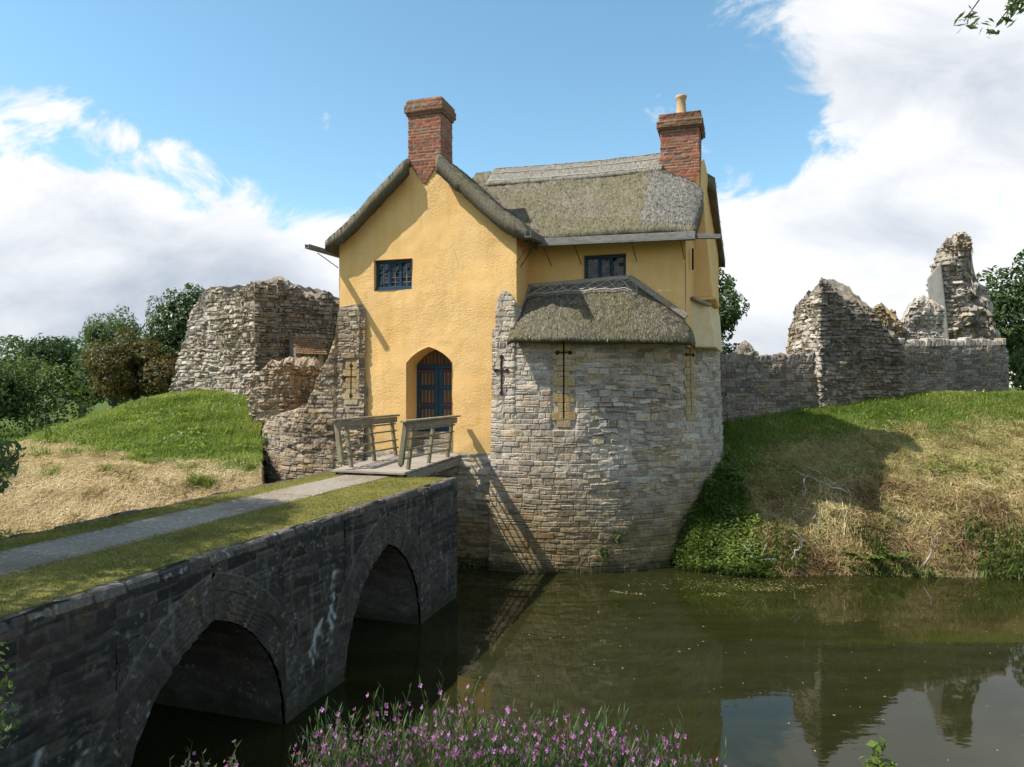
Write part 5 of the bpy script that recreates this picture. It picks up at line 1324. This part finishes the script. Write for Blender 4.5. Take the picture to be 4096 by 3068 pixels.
def leafy(label, n, x0, x1, y0, y1, fn, hmax, size, mat, seed):
    P = scatter(n, x0, x1, y0, y1, fn, seed); rg = np.random.default_rng(seed); n = len(P)
    hl = hmax * (.35 + fbm(P[:, 0] * 2.2, P[:, 1] * 2.2, seed=seed)) * rg.uniform(.15, 1, n) ** .6; P[:, 2] += hl
    N = rg.normal(0, .6, (n, 3)) + (0, -.25, 1.0); N /= np.linalg.norm(N, axis=1, keepdims=True)
    A = np.cross(N, rg.normal(size=(n, 3))); A /= np.linalg.norm(A, axis=1, keepdims=True); B = np.cross(N, A); sz = size * rg.uniform(.6, 1.4, (n, 1))
    V = np.stack([P - A * sz * .5, P + B * sz * .28, P + A * sz * .5, P - B * sz * .28], 1).reshape(-1, 3)
    t = np.clip(.15 + .55 * hl / hmax + rg.normal(0, .2, n), 0, 1)
    tag(mesh_obj('weeds', V, np.arange(4 * n).reshape(-1, 4), mat, None, {'r1': np.repeat(t, 4)}, False), label, 'weeds', kind='stuff')
leafy('dark leafy nettles along the foot of the round tower', 16000, 3.4, 5.8, 16.2, 20.2, lambda x, y: (1 - straw_mask(x, y)[1]) * not_built(x, y) * (ground_h(x, y) > -.05), .45, .11, M['grass_dark'], 651)
leafy('sunlit bright green clump of water weeds beside the tower base', 9000, 3.6, 6.0, 15.75, 17.0, lambda x, y: (ground_h(x, y) > -.12) * not_built(x, y) * (1 - sstep(5.2, 6, x)), .42, .08, M['grass'], 652)
leafy('leafy green plants scattered through the upper grass of the left mound', 7000, -14, -6, 17, 25, lambda x, y: f_green_left(x, y) * sstep(.5, .62, fbm(x * 1.1, y * 1.1, seed=655)), .22, .10, M['grass'], 653)
leafy('low green plants pushing through the hay on the right bank', 7000, 5, 19, 15.7, 19, lambda x, y: (ground_h(x, y) > -.05) * sstep(.52, .66, fbm(x * .9, y * 1.3, seed=656)), .30, .10, M['grass'], 654)
def tussocks():
    for k, (x0, x1, y0, y1, n, seed, mat, lab) in enumerate([(5.5, 19, 16.2, 21, 90, 781, 'hay_olive', 'shaggy dry tussocks standing above the mown right bank'), (-15, -6, 13.5, 24, 60, 784, 'grass', 'taller grass tussocks on the left mound and hay slope')]):
        rg = np.random.default_rng(seed); cx, cy = rg.uniform(x0, x1, n), rg.uniform(y0, y1, n); ok = not_built(cx, cy) & (ground_h(cx, cy) > .1) & ((cx > 0) | (cx < -.36 * cy)); cx, cy = cx[ok], cy[ok]
        m = 110; px, py = np.repeat(cx, m), np.repeat(cy, m); sp = np.repeat(rg.uniform(.05, .16, len(cx)), m); px = px + rg.normal(0, 1, len(px)) * sp; py = py + rg.normal(0, 1, len(py)) * sp
        P = np.stack([px, py, ground_h(px, py) - .01], -1); h = np.repeat(rg.uniform(.14, .36, len(cx)), m) * rg.uniform(.5, 1.2, len(px))
        tag(blades('tussocks', P, h, .007, 1.0, seed + 1, M[mat]), lab, 'grass', kind='stuff')
tussocks()
def sticks():
    spec = [((7.05, 17.35), 1.0, .5, 'long bleached stick lying crookedly on the tangled hay'), ((6.3, 16.15), .55, 1.1, 'short forked dead stick poking up at the water edge'), ((9.2, 16.0), .8, 1.2, 'thin bare twig standing in the weeds by the water'), ((8.1, 17.3), 1.3, .4, 'grey bent branch half buried in the brown stems'), ((5.9, 16.1), .8, .2, 'pale flat stick lying beside the water near the tower')]
    for i, ((x, y), ln, el, lab) in enumerate(spec):
        rg = np.random.default_rng(700 + i); b = gb(x, y); E = MB(); a = rg.uniform(0, 6.28); q = np.linspace(0, 1, 7)[:, None]
        p = np.array(b) + (0, 0, .12) + np.hstack([math.cos(a) * ln * q * math.cos(el), -.15 * q, math.sin(el) * ln * q]) + rg.normal(0, .03, (7, 3)); E.tube(p, .020 * (1.2 - q[:, 0]), 6)
        for k in (3, 4): E.tube([p[k], p[k] + np.array([rg.normal(0, .12), -.05, .2]), p[k] + np.array([rg.normal(0, .2), -.1, .38])], [.010, .007, .004], 5)
        tag(E.obj('stick', M['stick'], None, True), lab, 'stick')
sticks()
def wildflowers():
    P = scatter(260, 7, 19, 19.5, 24, lambda x, y: f_green_right(x, y) * sstep(.5, .6, fbm(x * 1.3, y * 1.3, seed=771)), 770); rg = np.random.default_rng(772); n = len(P); P[:, 2] += rg.uniform(.12, .24, n)
    t = rg.uniform(0, 6.28, n); r = rg.uniform(.015, .03, (n, 1)); A = np.stack([np.cos(t), np.sin(t), .3 + 0 * t], -1) * r; B = np.stack([-np.sin(t), np.cos(t), .5 + 0 * t], -1) * r
    V = np.stack([P - A, P + B, P + A, P - B], 1).reshape(-1, 3)
    tag(mesh_obj('wildflowers', V, np.arange(4 * n).reshape(-1, 4), M['yellowflower'], None, {'r1': np.repeat(rg.uniform(0, 1, n), 4)}), 'tiny yellow wildflowers dotted through the grass by the right hand wall', 'wildflowers', kind='stuff')
wildflowers()
def dock():
    for i, (x, y, lab) in enumerate([(8.05, 16.25, 'broad leaved green dock plant at the water edge, left of its pair'), (8.75, 16.15, 'broad leaved green dock plant at the water edge, right of its pair')]):
        b = gb(x, y); rg = np.random.default_rng(720 + i); V, Fq = [], []
        for k in range(26):
            a = rg.uniform(0, 6.28); l = rg.uniform(.22, .42); d = np.array([math.cos(a), math.sin(a), 0]); s = np.array([-d[1], d[0], 0]); c = np.array(b) + d * rg.uniform(0, .2) + (0, 0, .08)
            for f, w in ((0, .01), (.35, .055), (.7, .05), (1, .005)):
                p = c + d * l * f + np.array([0, 0, l * (1.1 * f - .75 * f * f)]); V += [p - s * w, p + s * w]
            Fq += [[k * 8 + 2 * j, k * 8 + 2 * j + 1, k * 8 + 2 * j + 3, k * 8 + 2 * j + 2] for j in range(3)]
        tag(mesh_obj('dock_plant', np.array(V), np.array(Fq), M['grass_dark'], None, {'r1': np.repeat(rg.uniform(.3, 1, 26), 8)}), lab, 'plant')
dock()
def floaters():
    rg = np.random.default_rng(740); n = 240; x = rg.uniform(-.5, 13, n); y = rg.uniform(7.5, 15.7, n); ok = (to_uv(x, y)[0] > .4) & not_built(x, y) & (ground_h(x, y) < -.1); x, y = x[ok], y[ok]
    m = 500; a = rg.uniform(0, 1, m); a = a[vnoise(a * 9, a * 0, seed=5) > .42]; m = len(a); x = np.concatenate([x, 1.2 + 5.2 * a]); y = np.concatenate([y, 15.0 - .45 * np.sin(a * 3.6) + .08 * np.sin(a * 19) + rg.normal(0, .07, m) * (.4 + a)])
    g = 420; x = np.concatenate([x, 4.9 + rg.normal(0, .9, g)]); y = np.concatenate([y, 15.3 + rg.normal(0, .28, g)]); ok = ground_h(x, y) < -.02; x, y = x[ok], y[ok]
    n = len(x); s = rg.uniform(.006, .024, n); s[-m:] *= .8; t = rg.uniform(0, 6.28, n); P = np.stack([x, y, np.full(n, .004)], -1)
    A = np.stack([np.cos(t), np.sin(t), 0 * t], -1) * s[:, None]; B = np.stack([-np.sin(t), np.cos(t), 0 * t], -1) * s[:, None] * .55
    V = np.stack([P - A, P + B, P + A, P - B], 1).reshape(-1, 3)
    tag(mesh_obj('floating_leaves', V, np.arange(4 * n).reshape(-1, 4), M['hay_olive'], None, {'r1': np.repeat(rg.uniform(.2, 1, n), 4)}), 'scattered leaf flecks and scum floating on the moat', 'floating leaves', kind='stuff')
floaters()
# small plants rooted in the drum's joints and at its foot
for i, (th, z, r, lab) in enumerate([(27, .45, .20, 'small weed rooted in tower joints just above the water'), (31, .75, .13, 'tiny sprig growing from the tower stones above the larger weed'), (-3.5, .05, .24, 'grass tuft at the water line in the corner by the bridge end')]):
    u, v = DC[0] + 4.78 * math.sin(R(th)), DC[1] - 4.78 * math.cos(R(th)); x, y = to_xy(u, v)
    if i == 2: x, y = to_xy(-.55, 2.25)
    o = foliage('wall_plant', leaf_cloud([((x, y, z), (r * (2 if i == 2 else 1), r * .6, r))], 160, .07, 760 + i, shell=.1), M['grass_dark'] if i == 2 else M['leaf_mid']); tag(o, lab, 'plant', kind='stuff' if i == 2 else None)

# ------------------------------------------------------------------ willowherb in the foreground
def herb_proto(seed):
    rg = np.random.default_rng(seed); H = 1.6; E = empty('willowherb'); mb = MB()
    q = np.linspace(0, 1, 9); bend = rg.normal(0, .10, 2); line = np.stack([bend[0] * q ** 2, bend[1] * q ** 2, H * q], -1); mb.tube(line, .0048 * (1.2 - .8 * q), 5)
    stems = [line]
    for k in range(6):
        f = rg.uniform(.62, .9); b = np.array([np.interp(f, q, line[:, c]) for c in range(3)]); a = rg.uniform(0, 6.28); l = rg.uniform(.15, .34); t = np.linspace(0, 1, 5)[:, None]
        s = b + np.hstack([math.cos(a) * l * .45 * t, math.sin(a) * l * .45 * t, l * t * (.8 + .3 * t)]); mb.tube(s, .003 * (1.1 - .7 * t[:, 0]), 4); stems.append(s)
    mb.obj('stem', M['herb'], E)
    V, tn, FV, ft = [], [], [], []
    for si, s in enumerate(stems):
        n = 70 if si == 0 else 16
        for k in range(n):
            f = rg.uniform(.35, 1) if si == 0 else rg.uniform(.05, 1); i = f * (len(s) - 1); j = min(int(i), len(s) - 2); p = s[j] + (s[j + 1] - s[j]) * (i - j)
            a = rg.uniform(0, 6.28); l = rg.uniform(.03, .07); d = np.array([math.cos(a) * .6, math.sin(a) * .6, .8]); sd = np.array([-math.sin(a), math.cos(a), 0]) * .0045
            V += [p, p + d * l * .5 + sd, p + d * l, p + d * l * .5 - sd]; tn += [rg.uniform(0, 1)] * 4
        for k in range(3 if si == 0 else 2):
            f = rg.uniform(.86, 1) if si == 0 else rg.uniform(.6, 1.0); i = f * (len(s) - 1); j = min(int(i), len(s) - 2); p = s[j] + (s[j + 1] - s[j]) * (i - j)
            a = rg.uniform(0, 6.28); c = p + np.array([math.cos(a) * .025, math.sin(a) * .025, .012]); ax = np.array([math.cos(a) * .8, math.sin(a) * .8, .5]); e1 = np.cross(ax, (0, 0, 1)); e1 /= np.linalg.norm(e1); e2 = np.cross(ax, e1)
            tone = rg.uniform(0, 1)
            for m in range(4):
                g = m * math.pi / 2 + .4; o_ = e1 * math.cos(g) + e2 * math.sin(g); w_ = np.cross(ax, o_) * .006
                FV += [c, c + o_ * .009 + w_ + ax * .007, c + o_ * .014 + ax * .010, c + o_ * .009 - w_ + ax * .007]; ft += [tone] * 4
    mesh_obj('leaves', np.array(V), np.arange(len(V)).reshape(-1, 4), M['herb'], E, {'r1': np.array(tn)}, False)
    tag(mesh_obj('flowers', np.array(FV), np.arange(len(FV)).reshape(-1, 4), M['flower'], E, {'r1': np.array(ft)}, False), kind='stuff')
    return E
def herbs():
    protos = [herb_proto(800 + k) for k in range(7)]; rg = np.random.default_rng(820); used = set(); n = 300
    topx = [600, 680, 720, 820, 920, 1040, 1150, 1270, 1380, 1480, 1535]; topy = [1710, 1600, 1565, 1580, 1522, 1535, 1575, 1575, 1592, 1632, 1640]
    for i in range(n):
        d = rg.uniform(3.5, 4.5); px = rg.uniform(690, 1510) if i < 282 else rg.uniform(330, 490)
        x = (px - 1106) / 1550 * d; ztip = 4.2 - ((np.interp(px, topx, topy) if i < 282 else 1640) + abs(rg.normal(0, 42)) - 836) / 1550 * d
        z = float(ground_h(np.array([x]), np.array([d]))[0]); sc = (ztip - z) / 1.62
        k = i % 7; src = protos[k]
        if k in used:
            o = src.copy(); C.objects.link(o)
            for chd in src.children: c = chd.copy(); C.objects.link(c); c.parent = o
        else: o = src; used.add(k)
        o.location = (x, d, z - .02); o.rotation_euler = (rg.normal(0, .04), rg.normal(0, .04), rg.uniform(0, 6.28)); o.scale = (1, 1, sc)
        tag(o, 'pink flowering willowherb stem in the foreground clump at the bottom of the picture', 'willowherb', 'willowherb stems on the near bank')
herbs()
def undergrowth():
    rg = np.random.default_rng(840); n = 7000; d = rg.uniform(3.55, 4.4, n); px = rg.uniform(690, 1500, n); x = (px - 1106) / 1550 * d; z = ground_h(x, d)
    top = 4.2 - (np.interp(px, [690, 820, 920, 1150, 1380, 1500], [1650, 1610, 1570, 1600, 1625, 1665]) + np.abs(rg.normal(0, 35, n)) - 836) / 1550 * d
    tag(blades('undergrowth', np.stack([x, d, z - .02], -1), np.maximum(top - z, .2) / .95, .006, .07, 841, M['herb']), 'dense green stems filling the flower clump on the near bank', 'undergrowth', kind='stuff')
undergrowth()
def sprig():
    E = empty('bramble_shoot', gb(1.62, 3.25)); tag(E, 'single yellow green leafy shoot at the lower right edge of the water', 'plant'); b = np.array(E.location); top = np.array((1.66, 3.25, 2.60)) - b
    mb = MB(); q = np.linspace(0, 1, 6)[:, None]; mb.tube(top * q, .006 * (1.2 - .7 * q[:, 0]), 5); mb.obj('stem', M['herb'], E)
    V1 = leaf_cloud([(top + np.array((0, 0, -.03)), (.05, .05, .03)), (top + np.array((.03, 0, -.12)), (.06, .05, .04)), (top + np.array((-.03, 0, -.09)), (.05, .05, .03))], 60, .05, 831, shell=.1, aspect=.6)
    foliage('leaves', V1, M['grass'], E)
sprig()

# ------------------------------------------------------------------ light, sky, camera
SUN = Vector((-2.25, -.56, 2.98)).normalized()
elev = math.asin(SUN.z); azi = math.atan2(SUN.x, SUN.y)
sl = bpy.data.lights.new('sun', 'SUN'); sl.energy = 4.4; sl.angle = R(.53); sl.color = (1, .955, .88)
so = link(bpy.data.objects.new('sun', sl)); so.rotation_euler = SUN.to_track_quat('Z', 'Y').to_euler(); so.location = (-30, -5, 40)

def sky():
    w = bpy.data.worlds.new('World'); bpy.context.scene.world = w; w.use_nodes = True; nt = w.node_tree; nt.nodes.clear()
    s = nd(nt, 'ShaderNodeTexSky', sky_type='NISHITA', sun_disc=False, sun_elevation=elev, sun_rotation=azi, altitude=50, air_density=1.0, dust_density=.6, ozone_density=1.6)
    g = nd(nt, 'ShaderNodeTexCoord').outputs['Generated']; xyz = nd(nt, 'ShaderNodeSeparateXYZ', {0: g})
    ay = math_(nt, 'MAXIMUM', math_(nt, 'ABSOLUTE', xyz.outputs[1]), .02); a = math_(nt, 'DIVIDE', xyz.outputs[0], ay); b = math_(nt, 'DIVIDE', xyz.outputs[2], ay)
    tot = None
    def blob(a0, b0, sa, sb, k, rot=0):
        da, db = math_(nt, 'SUBTRACT', a, a0), math_(nt, 'SUBTRACT', b, b0); c, sn = math.cos(rot), math.sin(rot)
        p = math_(nt, 'ADD', math_(nt, 'MULTIPLY', da, c / sa), math_(nt, 'MULTIPLY', db, sn / sa)); q = math_(nt, 'ADD', math_(nt, 'MULTIPLY', da, -sn / sb), math_(nt, 'MULTIPLY', db, c / sb))
        e = math_(nt, 'EXPONENT', math_(nt, 'MULTIPLY', math_(nt, 'ADD', math_(nt, 'MULTIPLY', p, p), math_(nt, 'MULTIPLY', q, q)), -1)); return math_(nt, 'MULTIPLY', e, k)
    def add(f):
        nonlocal tot; tot = f if tot is None else math_(nt, 'ADD', tot, f)
    for z in CLOUDS: add(blob(*z))
    vec = nd(nt, 'ShaderNodeCombineXYZ', {0: a, 1: b, 2: 0.0}).outputs[0]
    n1 = noise(nt, scaled(nt, vec, (1, 1.35, 1)), 6.5, 9, .62, .5); n2 = noise(nt, scaled(nt, vec, (1, 1.7, 1)), 4.2, 7, .58, .4)
    back = math_(nt, 'MULTIPLY', math_(nt, 'LESS_THAN', xyz.outputs[1], 0.0), .35)   # unseen cloud added behind the viewer to whiten the fill light
    high = nd(nt, 'ShaderNodeMapRange', {0: b, 1: .9, 2: 2.0, 3: 0.0, 4: .38}).outputs[0]  # high cloud out of view, added for whiter skylight
    tot = math_(nt, 'ADD', tot, math_(nt, 'MAXIMUM', back, high))
    den = math_(nt, 'ADD', tot, math_(nt, 'MULTIPLY', math_(nt, 'SUBTRACT', n1, .5), 2.1))
    m = nd(nt, 'ShaderNodeMapRange', {0: den, 1: .32, 2: .66, 3: 0.0, 4: .97}, interpolation_type='SMOOTHSTEP').outputs[0]
    shade = None
    for z in SHADES:
        e = blob(*z); shade = e if shade is None else math_(nt, 'ADD', shade, e)
    sh = math_(nt, 'ADD', shade, math_(nt, 'MULTIPLY', math_(nt, 'SUBTRACT', n2, .5), 2.2), clamp=True)
    k = CLOUDK
    cc = mix(nt, sh, (1.0 * k, 1.01 * k, 1.04 * k), (.50 * k, .56 * k, .66 * k))
    hs = nd(nt, 'ShaderNodeHueSaturation', {'Color': s.outputs[0], 'Hue': .480, 'Saturation': SKYSAT, 'Value': SKYVAL}).outputs[0]
    bg = nd(nt, 'ShaderNodeBackground', {'Color': mix(nt, m, hs, cc), 'Strength': .14}); o = nd(nt, 'ShaderNodeOutputWorld'); nt.links.new(bg.outputs[0], o.inputs[0])
CLOUDK, SKYSAT, SKYVAL = 4.7, 1.08, 1.0
CLOUDS = [(-.72, .14, .25, .16, 1.1), (-.45, .10, .30, .13, 1.1), (-.20, .12, .22, .11, .9), (-.55, .35, .18, .03, .45, -.35), (-.62, .25, .12, .07, .5),
          (.64, .50, .27, .15, 1.15), (.50, .42, .12, .08, .35), (.52, .20, .30, .10, 1.1), (.36, .22, .16, .06, .35), (.66, .33, .16, .06, .7), (.35, .33, .07, .035, -.35, -.2), (.52, .15, .07, .025, -.5, .2), (.55, .10, .4, .07, .5), (.1, .05, .5, .06, .6)]
SHADES = [(-.60, .13, .22, .07, .8), (-.36, .16, .10, .06, .6), (-.3, .06, .5, .05, .5), (.58, .47, .14, .07, .75), (.74, .40, .12, .06, .5), (.5, .06, .4, .05, .4), (.6, .22, .2, .04, .35)]
sky()

cam = bpy.data.cameras.new('camera'); cam.sensor_width = 36; cam.lens = 36 * 1550 / 2212; cam.shift_y = 7.5 / 2212; cam.clip_end = 8000; cam.clip_start = .05
co = link(bpy.data.objects.new('camera', cam)); co.location = (0, 0, 4.2); co.rotation_euler = (R(90), 0, 0)
sc = bpy.context.scene; sc.camera = co
sc.view_settings.view_transform = 'Standard'; sc.view_settings.look = 'None'; sc.view_settings.gamma = 1; sc.view_settings.exposure = EXPO if 'EXPO' in globals() else .64
sc.render.engine = 'CYCLES'; sc.cycles.use_denoising = True; sc.cycles.max_bounces = 4; sc.cycles.transparent_max_bounces = 4
